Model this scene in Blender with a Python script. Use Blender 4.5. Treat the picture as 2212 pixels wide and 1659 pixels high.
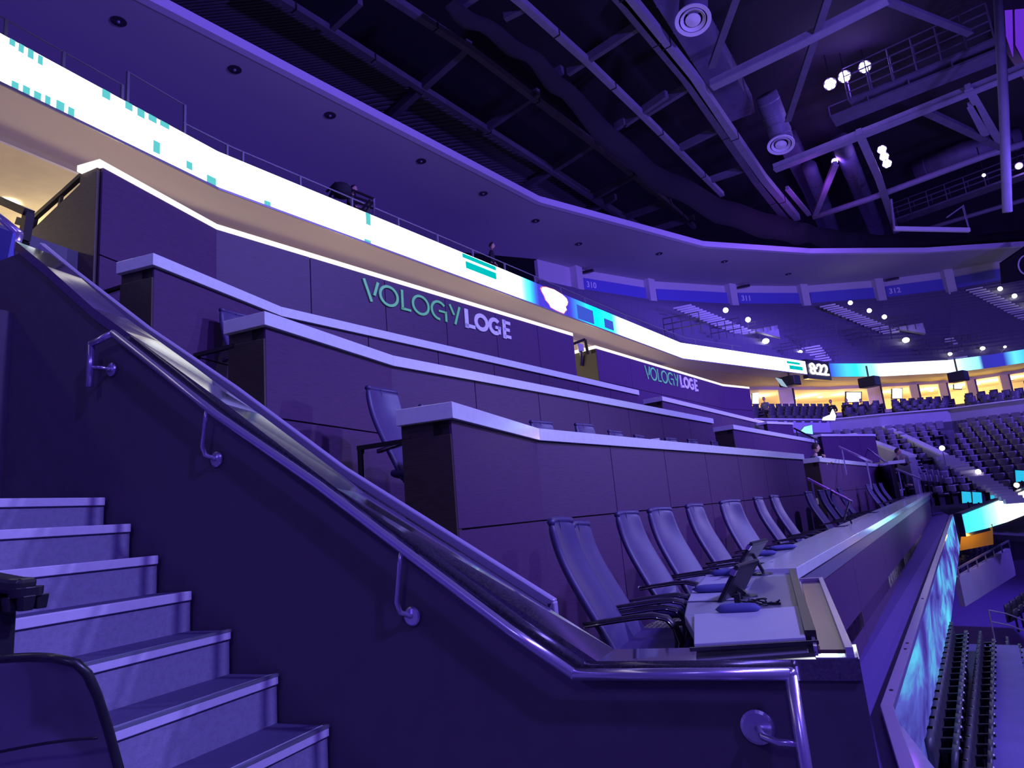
import bpy, math, random
from mathutils import Vector, Matrix
random.seed(7)
for o in list(bpy.data.objects): bpy.data.objects.remove(o)
S = bpy.context.scene
COL = S.collection
# ------------------------------------------------------------------ camera
# world: eye of the photographer is the origin, Z up, +X towards the rink, +Y away along the loge rows
FPX = 1440.0
YAW, PITCH, ROLL = math.radians(23.6), math.radians(11.4), math.radians(-5.1)
FW = Vector((-math.sin(YAW)*math.cos(PITCH), math.cos(YAW)*math.cos(PITCH), math.sin(PITCH)))
_r = Vector((math.cos(YAW), math.sin(YAW), 0)); _u = _r.cross(FW)
RT = _r*math.cos(ROLL) + _u*math.sin(ROLL)
UP = -_r*math.sin(ROLL) + _u*math.cos(ROLL)
cd = bpy.data.cameras.new('camera'); cam = bpy.data.objects.new('camera', cd); COL.objects.link(cam)
cd.sensor_fit = 'HORIZONTAL'; cd.sensor_width = 36.0; cd.lens = FPX/2212*36.0
cd.clip_start = 0.05; cd.clip_end = 400
cam.matrix_world = Matrix(((RT.x, UP.x, -FW.x, 0), (RT.y, UP.y, -FW.y, 0), (RT.z, UP.z, -FW.z, 0), (0, 0, 0, 1)))
S.camera = cam
S.view_settings.view_transform = 'Standard'; S.view_settings.look = 'None'
S.view_settings.gamma = 1.0; S.view_settings.use_curve_mapping = False
S.view_settings.exposure = 0.0
# ------------------------------------------------------------------ world + arena wash lights, plus added unseen fill spots
W = bpy.data.worlds.new('arena_air'); S.world = W; W.use_nodes = True
bg = W.node_tree.nodes['Background']; bg.inputs[0].default_value = (0.16, 0.075, 1.0, 1); bg.inputs[1].default_value = 0.24
def spot(name, loc, target, power, color, size=60, rad=0.4, blend=0.6):
    l = bpy.data.lights.new(name, 'SPOT'); l.energy = power; l.color = color; l.spot_size = math.radians(size)
    l.spot_blend = blend; l.shadow_soft_size = rad
    o = bpy.data.objects.new(name, l); COL.objects.link(o); o.location = loc
    d = Vector(target)-Vector(loc); o.rotation_euler = d.to_track_quat('-Z', 'Y').to_euler(); return o
def area(name, loc, target, power, color, sx, sy):
    l = bpy.data.lights.new(name, 'AREA'); l.energy = power; l.color = color; l.shape = 'RECTANGLE'; l.size = sx; l.size_y = sy
    o = bpy.data.objects.new(name, l); COL.objects.link(o); o.location = loc
    d = Vector(target)-Vector(loc); o.rotation_euler = d.to_track_quat('-Z', 'Y').to_euler(); return o
def point(name, loc, power, color, rad=0.1):
    l = bpy.data.lights.new(name, 'POINT'); l.energy = power; l.color = color; l.shadow_soft_size = rad
    o = bpy.data.objects.new(name, l); COL.objects.link(o); o.location = loc; return o
VIO = (0.20, 0.12, 1.0); VIO2 = (0.33, 0.31, 1.0); WARM = (1.0, 0.84, 0.48)
spot('wash_fill_light', (16, 3, 15), (-2.5, 4, -0.5), 13000, VIO2, 50, 0.5)
spot('wash_fill_light', (20, 16, 17), (0, 15, 0), 21000, VIO2, 60, 0.5)
spot('wash_fill_light', (14, 10, 10), (-10, 26, 17), 28000, VIO, 100, 0.6)
spot('wash_fill_light', (22, 34, 14), (4, 40, 2), 24000, VIO, 80, 0.6)
spot('wash_fill_light', (12, -4, 12), (-3, 2, -1), 5500, VIO, 50, 0.5)
spot('wash_fill_light', (14, 9, 0.6), (2.4, 19, -0.9), 6000, (0.55, 0.55, 1.0), 26, 0.3, 0.9)  # added unseen spot, brightens the front row's wood face
spot('wash_fill_light', (3, -14, 11), (-1.5, 2, -0.5), 1500, VIO2, 40, 0.8)  # added unseen spot from behind, lifts the stair wall and near seat
spot('wash_fill_light', (14, 20, 5), (-1.2, 9.5, 0.0), 3800, (0.5, 0.42, 1.0), 24, 0.3, 1.0)  # added unseen spot, brightens the second-row panelling
spot('roof_fill_spot', (14, 22, 4), (3, 40, 20), 12000, VIO, 80, 0.6)  # unseen upward spot added to lift the roof steel
spot('roof_fill_spot', (18, 30, 5), (6, 52, 17), 9000, VIO, 80, 0.6)  # unseen spot added to turn the far ceiling violet
# ------------------------------------------------------------------ pixel -> plane helpers
def ray(x, y): return RT*((x-1106)/FPX) - UP*((y-829.5)/FPX) + FW
def atZ(x, y, z):
    d = ray(x, y); return d*(z/d.z)
def atY(x, y, v):
    d = ray(x, y); return d*(v/d.y)
def atX(x, y, v):
    d = ray(x, y); return d*(v/d.x)
def atV(x, y, a, b):                      # vertical plane through plan points a and b
    d = ray(x, y); n = Vector((b[1]-a[1], -(b[0]-a[0]), 0)); return d*(n.dot(Vector((a[0], a[1], 0)))/n.dot(d))
def atD(x, y, dist):
    d = ray(x, y); return d*dist
# ------------------------------------------------------------------ materials
def mat(name, col, rough=0.5, metal=0.0, var=0.0, scale=30.0, bump=0.0, bscale=80.0, stretch=None, coat=0.0, spec=0.5, emit=None, estr=0.0, col2=None, transp=0.0, ior=1.45, bdist=0.003):
    m = bpy.data.materials.new(name); m.use_nodes = True; nt = m.node_tree; N = nt.nodes; L = nt.links
    b = N['Principled BSDF']
    b.inputs['Base Color'].default_value = (*col, 1); b.inputs['Roughness'].default_value = rough; b.inputs['Metallic'].default_value = metal
    b.inputs['Specular IOR Level'].default_value = spec; b.inputs['Coat Weight'].default_value = coat; b.inputs['Coat Roughness'].default_value = 0.08
    if transp: b.inputs['Transmission Weight'].default_value = transp; b.inputs['IOR'].default_value = ior
    if emit: b.inputs['Emission Color'].default_value = (*emit, 1); b.inputs['Emission Strength'].default_value = estr
    tc = N.new('ShaderNodeTexCoord'); src = tc.outputs['Object']
    if stretch:
        mp = N.new('ShaderNodeMapping'); mp.inputs['Scale'].default_value = stretch; L.new(src, mp.inputs[0]); src = mp.outputs[0]
    if var or col2:
        n = N.new('ShaderNodeTexNoise'); n.inputs['Scale'].default_value = scale; n.inputs['Detail'].default_value = 6; L.new(src, n.inputs['Vector'])
        r = N.new('ShaderNodeValToRGB'); L.new(n.outputs[0], r.inputs[0]); r.color_ramp.elements[0].position = 0.3; r.color_ramp.elements[1].position = 0.7
        c2 = col2 if col2 else tuple(min(1, c*(1+var)) for c in col); c1 = col if col2 else tuple(c*(1-var) for c in col)
        r.color_ramp.elements[0].color = (*c1, 1); r.color_ramp.elements[1].color = (*c2, 1); L.new(r.outputs[0], b.inputs['Base Color'])
    if bump:
        n2 = N.new('ShaderNodeTexNoise'); n2.inputs['Scale'].default_value = bscale; n2.inputs['Detail'].default_value = 4; L.new(src, n2.inputs['Vector'])
        bp = N.new('ShaderNodeBump'); bp.inputs['Strength'].default_value = bump; bp.inputs['Distance'].default_value = bdist
        L.new(n2.outputs[0], bp.inputs['Height']); L.new(bp.outputs[0], b.inputs['Normal'])
    return m
M = {}
M['stairwall'] = mat('painted_plaster_dark', (0.095, 0.07, 0.115), 0.75, var=0.08, scale=9, bump=0.25, bscale=300)
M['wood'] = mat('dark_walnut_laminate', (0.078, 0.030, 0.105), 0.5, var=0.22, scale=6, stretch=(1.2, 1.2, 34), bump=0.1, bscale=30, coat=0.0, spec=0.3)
M['endwood'] = mat('black_brown_laminate', (0.055, 0.038, 0.03), 0.4, var=0.25, scale=6, stretch=(2, 2, 30))
M['groove'] = mat('shadow_gap', (0.012, 0.008, 0.012), 0.8)
M['white'] = mat('white_quartz', (0.84, 0.88, 0.84), 0.14, var=0.04, scale=18, coat=0.4)
M['counter'] = mat('frosted_counter', (0.30, 0.29, 0.38), 0.32, var=0.05, scale=12, coat=0.2)
M['counterdk'] = mat('grey_counter_inlay', (0.17, 0.16, 0.22), 0.35, var=0.06, scale=12)
M['granite'] = mat('polished_granite', (0.05, 0.045, 0.055), 0.06, var=0.8, scale=110, coat=1.0, spec=1.0)
M['granite'].node_tree.nodes['Principled BSDF'].inputs['IOR'].default_value = 1.7; M['granite'].node_tree.nodes['Principled BSDF'].inputs['Coat IOR'].default_value = 1.65
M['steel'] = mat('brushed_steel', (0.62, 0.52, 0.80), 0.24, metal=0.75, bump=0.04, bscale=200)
M['darksteel'] = mat('blackened_steel', (0.06, 0.055, 0.06), 0.35, metal=0.7)
M['leather'] = mat('slate_leather', (0.065, 0.042, 0.15), 0.45, var=0.06, scale=20, bump=0.18, bscale=260)
M['blackleather'] = mat('black_vinyl', (0.035, 0.03, 0.04), 0.35, bump=0.1, bscale=250)
M['chrome'] = mat('chrome', (0.85, 0.82, 0.85), 0.08, metal=1.0)
M['concrete'] = mat('stair_concrete', (0.24, 0.215, 0.33), 0.85, var=0.1, scale=40, bump=0.6, bscale=160)
M['tread'] = mat('dark_tread', (0.09, 0.07, 0.17), 0.7, var=0.08, scale=60, bump=0.4, bscale=200)
M['nosing'] = mat('pale_nosing', (0.62, 0.56, 0.70), 0.45, var=0.04, scale=30)
M['nosestrip'] = mat('aluminium_strip', (0.6, 0.66, 0.75), 0.3, metal=0.8)
M['plastic'] = mat('black_plastic', (0.022, 0.02, 0.028), 0.32, bump=0.08, bscale=200)
M['seatpl'] = mat('seat_shell', (0.20, 0.17, 0.24), 0.36, bump=0.15, bscale=30, var=0.1, scale=8)
M['soffit'] = mat('cream_soffit', (0.70, 0.62, 0.56), 0.9, bump=0.1, bscale=60)
M['cream'] = mat('cream_wall', (0.72, 0.62, 0.40), 0.85, var=0.05, scale=3)
M['ceiling'] = mat('smooth_ceiling', (0.50, 0.46, 0.50), 0.9, bump=0.05, bscale=40)
M['ceiledge'] = mat('ceiling_edge_trim', (0.75, 0.7, 0.8), 0.6)
M['black'] = mat('matt_black', (0.008, 0.007, 0.009), 0.9)
M['deck'] = mat('corrugated_deck', (0.10, 0.09, 0.11), 0.8)
M['iron'] = mat('painted_roof_steel', (0.21, 0.20, 0.24), 0.6, var=0.1, scale=2)
M['irondk'] = mat('dull_roof_steel', (0.09, 0.08, 0.11), 0.7, var=0.15, scale=2)
M['duct'] = mat('galvanised_duct', (0.13, 0.12, 0.17), 0.6, metal=0.1, var=0.1, scale=2)
M['cloth'] = mat('black_drape', (0.008, 0.007, 0.012), 0.9, bump=0.3, bscale=6)
M['rail'] = mat('grey_rail', (0.35, 0.34, 0.40), 0.4, metal=0.4)
M['tier'] = mat('bowl_concrete', (0.13, 0.12, 0.17), 0.85, var=0.15, scale=3)
M['bowlwall'] = mat('bowl_wall', (0.46, 0.44, 0.56), 0.8, var=0.06, scale=2)
M['bluepanel'] = mat('blue_fascia', (0.14, 0.14, 0.55), 0.7)
M['pilaster'] = mat('pale_pilaster', (0.65, 0.62, 0.62), 0.8)
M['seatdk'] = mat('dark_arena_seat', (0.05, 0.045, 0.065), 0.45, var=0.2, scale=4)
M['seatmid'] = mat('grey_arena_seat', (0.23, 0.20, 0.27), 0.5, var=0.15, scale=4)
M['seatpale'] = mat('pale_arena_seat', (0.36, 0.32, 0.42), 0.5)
M['skin'] = mat('skin', (0.52, 0.30, 0.22), 0.6)
M['hair'] = mat('dark_hair', (0.02, 0.015, 0.012), 0.7)
M['shirtgrey'] = mat('grey_shirt', (0.16, 0.17, 0.22), 0.85)
M['shirtblk'] = mat('black_shirt', (0.015, 0.013, 0.02), 0.85)
M['jeans'] = mat('dark_trousers', (0.02, 0.02, 0.035), 0.85)
M['green'] = mat('green_lettering', (0.22, 0.95, 0.26), 0.4)
M['lilac'] = mat('white_lettering', (0.85, 0.80, 0.86), 0.4)
M['signwhite'] = mat('white_paint', (0.85, 0.85, 0.9), 0.6)
M['cushion'] = mat('blue_cloth', (0.09, 0.09, 0.30), 0.8, bump=0.3, bscale=60)
M['glass'] = mat('clear_glass', (0.9, 0.92, 0.95), 0.03, transp=1.0, ior=1.1)
M['paper'] = mat('white_paper', (0.85, 0.85, 0.85), 0.6)
M['traytint'] = mat('tray_reflected_brown', (0.16, 0.07, 0.07), 0.22, metal=0.2, var=0.2, scale=5)  # reddish brown stands in for the suites mirrored in the tray
M['mat'] = mat('pale_desk_mat', (0.46, 0.44, 0.56), 0.4, var=0.03, scale=10)
M['satin'] = mat('satin_steel', (0.62, 0.52, 0.82), 0.34, metal=0.45)
M['trough'] = mat('violet_trough', (0.10, 0.05, 0.26), 0.6)
M['mirror'] = mat('polished_plate', (0.6, 0.62, 0.7), 0.04, metal=1.0)
M['upseat'] = mat('upper_seat', (0.13, 0.12, 0.19), 0.6)
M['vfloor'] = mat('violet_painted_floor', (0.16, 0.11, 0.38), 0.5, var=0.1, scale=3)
M['endlit'] = mat('brown_side_laminate', (0.10, 0.065, 0.055), 0.6, var=0.2, scale=6, stretch=(2, 2, 30))
def emis(name, col, s):
    m = bpy.data.materials.new(name); m.use_nodes = True; nt = m.node_tree; nt.nodes.clear()
    e = nt.nodes.new('ShaderNodeEmission'); e.inputs[0].default_value = (*col, 1); e.inputs[1].default_value = s
    o = nt.nodes.new('ShaderNodeOutputMaterial'); nt.links.new(e.outputs[0], o.inputs[0]); return m
M['capglow'] = emis('emissive_cap', (1.0, 0.93, 0.90), 1.25)  # weak emission in the top parapets' cap makes it near white
M['lampviolet'] = emis('violet_lamp_glass', (0.75, 0.6, 1.0), 30)
M['lampwarm'] = emis('warm_lamp', (1.0, 0.82, 0.5), 14)
M['lampwhite'] = emis('white_lamp', (1.0, 0.95, 0.95), 6)
M['screenw'] = emis('white_screen', (0.9, 0.95, 1.0), 2.2)
M['screenc'] = emis('cyan_screen', (0.03, 0.6, 0.95), 0.9)
M['clockwhite'] = emis('clock_digits', (1, 0.95, 1.0), 4)
M['logohot'] = emis('logo_hot', (1.0, 0.86, 0.9), 4)
M['logorim'] = emis('logo_rim', (1.0, 0.25, 0.3), 0.9)
M['leddark'] = emis('led_dark', (0.03, 0.012, 0.16), 0.5)
# carpet with a woven pattern
def carpet():
    m = bpy.data.materials.new('patterned_carpet'); m.use_nodes = True; nt = m.node_tree; b = nt.nodes['Principled BSDF']
    tc = nt.nodes.new('ShaderNodeTexCoord'); w = nt.nodes.new('ShaderNodeTexWave'); w.inputs['Scale'].default_value = 6; w.inputs['Distortion'].default_value = 6; w.inputs['Detail Scale'].default_value = 3
    nt.links.new(tc.outputs['Object'], w.inputs['Vector'])
    r = nt.nodes.new('ShaderNodeValToRGB'); r.color_ramp.elements[0].color = (0.05, 0.045, 0.05, 1); r.color_ramp.elements[1].color = (0.30, 0.27, 0.2, 1); r.color_ramp.elements[1].position = 0.6
    nt.links.new(w.outputs[0], r.inputs[0]); nt.links.new(r.outputs[0], b.inputs['Base Color']); b.inputs['Roughness'].default_value = 0.95
    return m
M['carpet'] = carpet()
# LED boards: colour along the board (UV u) from stops, with blocks of cyan
def led(name, stops, strength, block=0.0, bsx=60, bsy=8):
    m = bpy.data.materials.new(name); m.use_nodes = True; nt = m.node_tree; N = nt.nodes; L = nt.links; N.clear()
    uv = N.new('ShaderNodeUVMap'); sp = N.new('ShaderNodeSeparateXYZ'); L.new(uv.outputs[0], sp.inputs[0])
    r = N.new('ShaderNodeValToRGB'); cr = r.color_ramp
    cr.elements[0].position = stops[0][0]; cr.elements[0].color = (*stops[0][1], 1)
    cr.elements[1].position = stops[-1][0]; cr.elements[1].color = (*stops[-1][1], 1)
    for p, c in stops[1:-1]:
        e = cr.elements.new(p); e.color = (*c, 1)
    L.new(sp.outputs[0], r.inputs[0]); col = r.outputs[0]
    if block:
        mp = N.new('ShaderNodeMapping'); mp.inputs['Scale'].default_value = (bsx, bsy, 1); L.new(uv.outputs[0], mp.inputs[0])
        n = N.new('ShaderNodeTexVoronoi'); n.inputs['Scale'].default_value = 1.0; L.new(mp.outputs[0], n.inputs['Vector'])
        th = N.new('ShaderNodeMath'); th.operation = 'GREATER_THAN'; th.inputs[1].default_value = 1-block
        sc = N.new('ShaderNodeSeparateColor'); L.new(n.outputs['Color'], sc.inputs[0]); L.new(sc.outputs[0], th.inputs[0])
        mx = N.new('ShaderNodeMix'); mx.data_type = 'RGBA'; L.new(th.outputs[0], mx.inputs[0]); L.new(col, mx.inputs[6]); mx.inputs[7].default_value = (0.02, 0.30, 0.30, 1); col = mx.outputs[2]
    e = N.new('ShaderNodeEmission'); e.inputs[1].default_value = strength; L.new(col, e.inputs[0])
    o = N.new('ShaderNodeOutputMaterial'); L.new(e.outputs[0], o.inputs[0]); return m
# ------------------------------------------------------------------ mesh builder
class MB:
    def __init__(s): s.v = []; s.f = []; s.uv = None
    def quad(s, a, b, c, d):
        i = len(s.v); s.v += [Vector(a), Vector(b), Vector(c), Vector(d)]; s.f.append((i, i+1, i+2, i+3)); return s
    def hexa(s, p):                         # p: 4 bottom + 4 top
        i = len(s.v); s.v += [Vector(q) for q in p]
        for f in ((3, 2, 1, 0), (4, 5, 6, 7), (0, 1, 5, 4), (1, 2, 6, 5), (2, 3, 7, 6), (3, 0, 4, 7)): s.f.append(tuple(i+k for k in f))
        return s
    def box(s, x0, x1, y0, y1, z0, z1):
        return s.hexa([(x0, y0, z0), (x1, y0, z0), (x1, y1, z0), (x0, y1, z0), (x0, y0, z1), (x1, y0, z1), (x1, y1, z1), (x0, y1, z1)])
    def prism(s, poly, vec):
        i = len(s.v); n = len(poly); vec = Vector(vec)
        s.v += [Vector(p) for p in poly] + [Vector(p)+vec for p in poly]
        s.f.append(tuple(i+k for k in reversed(range(n)))); s.f.append(tuple(i+n+k for k in range(n)))
        for k in range(n): s.f.append((i+k, i+(k+1) % n, i+n+(k+1) % n, i+n+k))
        return s
    def slab(s, a, b, t, z0, z1, z0b=None, z1b=None):   # vertical slab from plan a to b, thickness t to the left of a->b
        z0b = z0 if z0b is None else z0b; z1b = z1 if z1b is None else z1b
        d = Vector((b[0]-a[0], b[1]-a[1])); d.normalize(); n = Vector((-d.y, d.x))*t
        return s.hexa([(a[0], a[1], z0), (b[0], b[1], z0b), (b[0]+n.x, b[1]+n.y, z0b), (a[0]+n.x, a[1]+n.y, z0),
                       (a[0], a[1], z1), (b[0], b[1], z1b), (b[0]+n.x, b[1]+n.y, z1b), (a[0]+n.x, a[1]+n.y, z1)])
    def sweep(s, pts, prof, closed=True, cap=True, upv=(0, 0, 1)):
        pts = [Vector(p) for p in pts]; i = len(s.v); n = len(prof)
        for k, p in enumerate(pts):
            if k == 0: t = pts[1]-p
            elif k == len(pts)-1: t = p-pts[-2]
            else: t = (pts[k+1]-p).normalized()+(p-pts[k-1]).normalized()
            t.normalize(); up = Vector(upv)
            if abs(t.dot(up)) > 0.985: up = Vector((0, 1, 0))
            sd = t.cross(up).normalized(); u2 = sd.cross(t)
            sc = 1.0
            if 0 < k < len(pts)-1:
                c = t.dot((p-pts[k-1]).normalized()); sc = 1/max(0.5, c)
            for (a, b) in prof: s.v.append(p+sd*a*sc+u2*b*(sc if abs(t.z) > 0.2 else 1))
        for k in range(len(pts)-1):
            for j in range(n):
                q = (j+1) % n
                s.f.append((i+k*n+j, i+k*n+q, i+(k+1)*n+q, i+(k+1)*n+j))
        if cap:
            s.f.append(tuple(i+j for j in reversed(range(n)))); s.f.append(tuple(i+(len(pts)-1)*n+j for j in range(n)))
        return s
    def tube(s, pts, r, n=10): return s.sweep(pts, [(r*math.cos(2*math.pi*k/n), r*math.sin(2*math.pi*k/n)) for k in range(n)])
    def bar(s, pts, w, h): return s.sweep(pts, [(-w/2, -h/2), (w/2, -h/2), (w/2, h/2), (-w/2, h/2)])
    def lathe(s, prof, c=(0, 0, 0), ax=None, n=24):
        i = len(s.v); c = Vector(c); m = len(prof)
        q = Vector((0, 0, 1)).rotation_difference(Vector(ax)) if ax else None
        for k in range(n):
            a = 2*math.pi*k/n
            for r, z in prof:
                p = Vector((r*math.cos(a), r*math.sin(a), z))
                if q: p = q @ p
                s.v.append(c+p)
        for k in range(n):
            for j in range(m-1): s.f.append((i+k*m+j, i+((k+1) % n)*m+j, i+((k+1) % n)*m+j+1, i+k*m+j+1))
        return s
    def ball(s, c, rx, ry=None, rz=None, n=12, m=8):
        ry = ry or rx; rz = rz or rx; i = len(s.v); c = Vector(c)
        for a in range(m+1):
            th = math.pi*a/m
            for b in range(n):
                ph = 2*math.pi*b/n; s.v.append(c+Vector((rx*math.sin(th)*math.cos(ph), ry*math.sin(th)*math.sin(ph), rz*math.cos(th))))
        for a in range(m):
            for b in range(n): s.f.append((i+a*n+b, i+(a+1)*n+b, i+(a+1)*n+(b+1) % n, i+a*n+(b+1) % n))
        return s
    def grid(s, rows, thick=0.0, nrm=None):
        i = len(s.v); n = len(rows[0]); m = len(rows)
        for r in rows: s.v += [Vector(p) for p in r]
        for a in range(m-1):
            for b in range(n-1): s.f.append((i+a*n+b, i+a*n+b+1, i+(a+1)*n+b+1, i+(a+1)*n+b))
        return s
    def xf(s, mtx): s.v = [mtx @ p for p in s.v]; return s
    def build(s, name, m, parent=None, smooth=False, bevel=0.0, sub=0, solid=0.0, seg=2):
        me = bpy.data.meshes.new(name); me.from_pydata([tuple(p) for p in s.v], [], s.f); me.validate(); 
        import bmesh
        bm = bmesh.new(); bm.from_mesh(me); bmesh.ops.remove_doubles(bm, verts=bm.verts, dist=1e-5) if smooth else None
        bmesh.ops.recalc_face_normals(bm, faces=bm.faces); bm.to_mesh(me); bm.free()
        me.materials.append(M[m] if isinstance(m, str) else m)
        if smooth:
            for p in me.polygons: p.use_smooth = True
        o = bpy.data.objects.new(name, me); COL.objects.link(o)
        if parent: o.parent = parent
        if solid:
            md = o.modifiers.new('s', 'SOLIDIFY'); md.thickness = solid; md.offset = 0
        if bevel:
            md = o.modifiers.new('b', 'BEVEL'); md.width = bevel; md.segments = seg; md.limit_method = 'ANGLE'
        if sub:
            md = o.modifiers.new('u', 'SUBSURF'); md.levels = sub; md.render_levels = sub
        return o
def tag(o, label=None, cat=None, group=None, kind=None):
    if label: o['label'] = label
    if cat: o['category'] = cat
    if group: o['group'] = group
    if kind: o['kind'] = kind
    return o
def thing(name, label, cat, loc=(0, 0, 0), rz=0.0, group=None, kind=None):
    o = bpy.data.objects.new(name, None); COL.objects.link(o); o.empty_display_size = 0.1
    o.location = loc; o.rotation_euler = (0, 0, rz); return tag(o, label, cat, group, kind)
def rel(o, mb):                      # express world-space geometry in the thing's own frame
    mt = (Matrix.Translation(o.location) @ o.rotation_euler.to_matrix().to_4x4()).inverted()
    return mb.xf(mt)
def struct(name, mb, m, **k):
    o = mb.build(name, m, **k); o['kind'] = 'structure'; return o
def dup(root, loc, rz=None, label=None, group=None):
    r = root.copy(); COL.objects.link(r); r.location = loc
    if rz is not None: r.rotation_euler = (0, 0, rz)
    if label: r['label'] = label
    if group: r['group'] = group
    for ch in list(root.children):
        c = ch.copy(); COL.objects.link(c); c.parent = r
        for g in ch.children:
            d = g.copy(); COL.objects.link(d); d.parent = c
    return r
def text_mb(txt, size, depth, bold=0.0, space=1.0):
    cu = bpy.data.curves.new('t', 'FONT'); cu.body = txt; cu.size = size; cu.extrude = depth; cu.offset = bold; cu.space_character = space; cu.resolution_u = 4
    o = bpy.data.objects.new('t', cu); COL.objects.link(o); bpy.context.view_layer.update()
    me = bpy.data.meshes.new_from_object(o.evaluated_get(bpy.context.evaluated_depsgraph_get()))
    mb = MB(); mb.v = [v.co.copy() for v in me.vertices]; mb.f = [tuple(p.vertices) for p in me.polygons]
    bpy.data.objects.remove(o); bpy.data.curves.remove(cu); bpy.data.meshes.remove(me); return mb
def frame(origin, xdir, zdir=(0, 0, 1)):   # local x along xdir, local y up, local z outwards
    x = Vector(xdir).normalized(); y = Vector(zdir).normalized(); z = x.cross(y).normalized(); y = z.cross(x)
    o = Vector(origin)
    return Matrix(((x.x, y.x, z.x, o.x), (x.y, y.y, z.y, o.y), (x.z, y.z, z.z, o.z), (0, 0, 0, 1)))
PI = math.pi
FLOOR0 = -1.76
# ================================================================== public stairs and the dark wall beside them
NX = [-2.24, -2.54, -2.85, -3.13, -3.39, -3.62, -3.85]
NZ = [-0.86, -0.64, -0.43, -0.23, -0.03, 0.16, 0.33]
NX = [-1.62, -1.93]+NX; NZ = [-1.30, -1.08]+NZ
st = thing('concrete_staircase', 'flight of concrete steps with pale nosings climbing beside the dark wall', 'stairs', (-2.2, 1.6, FLOOR0))
for i in range(len(NX)):
    x1 = NX[i]; x0 = NX[i+1]-0.02 if i < len(NX)-1 else -5.6
    zb = NZ[i-1] if i else FLOOR0
    sp = rel(st, MB().box(x0, x1, 0.35, 2.648, zb-0.25 if i else FLOOR0, NZ[i]-0.004)).build('step', 'concrete', st, bevel=0.004)
    rel(st, MB().box(x1-0.30 if i < 8 else x1-0.6, x1-0.028, 0.36, 2.64, NZ[i]-0.006, NZ[i]+0.002)).build('tread', 'tread', sp)
    rel(st, MB().box(x1-0.028, x1+0.014, 0.36, 2.643, NZ[i]-0.042, NZ[i]+0.004)).build('nosing', 'nosing', sp, bevel=0.003)
    if i < 5: rel(st, MB().box(x1-0.006, x1+0.016, 0.36, 2.644, NZ[i]-.006, NZ[i]+0.007)).build('metal_strip', 'nosestrip', sp)
struct('floor_landing', MB().box(-1.9, -0.0, -1.2, 2.65, FLOOR0-0.2, FLOOR0), 'tier')
# wall: sloping then level top, dark plaster, granite coping
CAPX = [-4.90, -4.53, -4.02, -3.71, -2.87, -2.14, -0.90, 0.03]
CAPZ = [2.24, 1.96, 1.55, 1.335, 0.75, 0.22, -0.575, -0.565]
wy0, wy1 = 2.67, 2.86
poly = [(x, wy0, z-0.07) for x, z in zip(CAPX, CAPZ)]
struct('wall_stair', MB().prism([(-4.90, wy0, FLOOR0-1.4)]+poly+[(0.05, wy0, FLOOR0-1.4)], (0, wy1-wy0, 0)), 'stairwall')
cp = thing('stone_coping', 'polished dark granite coping on the stair wall, reflecting the light board', 'coping', (-0.9, 2.78, -0.62))
m = MB(); cw0, cw1 = 2.65, 2.89
for k in range(len(CAPX)-1):
    a, b = (CAPX[k], CAPZ[k]), (CAPX[k+1], CAPZ[k+1]); D0 = [.016, .016, .017, .019, .026, .027, .004, 0]; da, db = D0[k], D0[k+1]
    m.hexa([(a[0], cw0, a[1]-.07), (b[0], cw0, b[1]-.07), (b[0], cw1, b[1]-.07), (a[0], cw1, a[1]-.07), (a[0], cw0, a[1]), (b[0], cw0, b[1]), (b[0], cw1, b[1]-db), (a[0], cw1, a[1]-da)])
rel(cp, m).build('coping_slab', 'granite', cp)
rel(cp, MB().box(-.105, .028, 2.655, 2.86, -.57, -.5615)).build('corner_plate', 'mirror', cp)
# return wall at the top of the steps
struct('wall_top', MB().box(-5.3, -4.92, 0.2, 2.67, 0.1, 1.72).box(-5.3, -4.9, 2.67, 2.9, 0.3, 2.15), 'stairwall')
# ---- handrails
def bracket(t, x, z, zr, side):
    m = MB().tube([(x, side-0.075*0, zr), (x-0.0, side, zr-0.07), (x-0.03, side+0.03, z+0.05), (x-0.02, side+0.055, z), (x, 2.655, z)], 0.011, 8)
    b = rel(t, m).build('bracket', 'steel', t, smooth=True)
    rel(t, MB().lathe([(0, .006), (.035, .006), (.042, .0), (.042, -.012), (0, -.012)], (x, 2.652, z), (0, -1, 0))).build('wall_plate', 'steel', b)
hr = thing('stair_handrail', 'brushed steel handrail bracketed to the outside of the dark stair wall', 'handrail', (-0.98, 2.6, -0.6))
RY = 2.585
RP = [(-3.93, 1.01), (-3.93, 1.28), (-3.73, 1.31), (-2.88, 0.69), (-2.21, 0.25), (-1.24, -0.44), (-0.98, -0.61), (-0.19, -0.60), (-0.21, -1.10)]
m = MB()
pts = [(x, RY, z) for x, z in RP]
m.tube(pts[0:2], 0.021, 12); m.tube([pts[1], pts[2]], 0.021, 12); m.tube(pts[2:7], 0.0215, 14); m.tube([pts[6], pts[7]], 0.0215, 14)
m.tube([pts[7], (-0.19, RY, -1.3)], 0.0215, 14)
for p in (pts[1], pts[2], pts[6], pts[7]): m.ball(p, 0.0217)
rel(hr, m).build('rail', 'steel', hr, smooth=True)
bp = atY(238, 798, 2.65)
b = rel(hr, MB().tube([(-3.93, RY, bp.z+.015), (bp.x-.03, RY+.01, bp.z+.01), (bp.x, 2.65, bp.z)], .011, 8)).build('bracket', 'steel', hr, smooth=True)
rel(hr, MB().lathe([(0, .006), (.035, .006), (.042, 0), (.042, -.012), (0, -.012)], (bp.x, 2.655, bp.z), (0, -1, 0))).build('wall_plate', 'steel', b)
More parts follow.
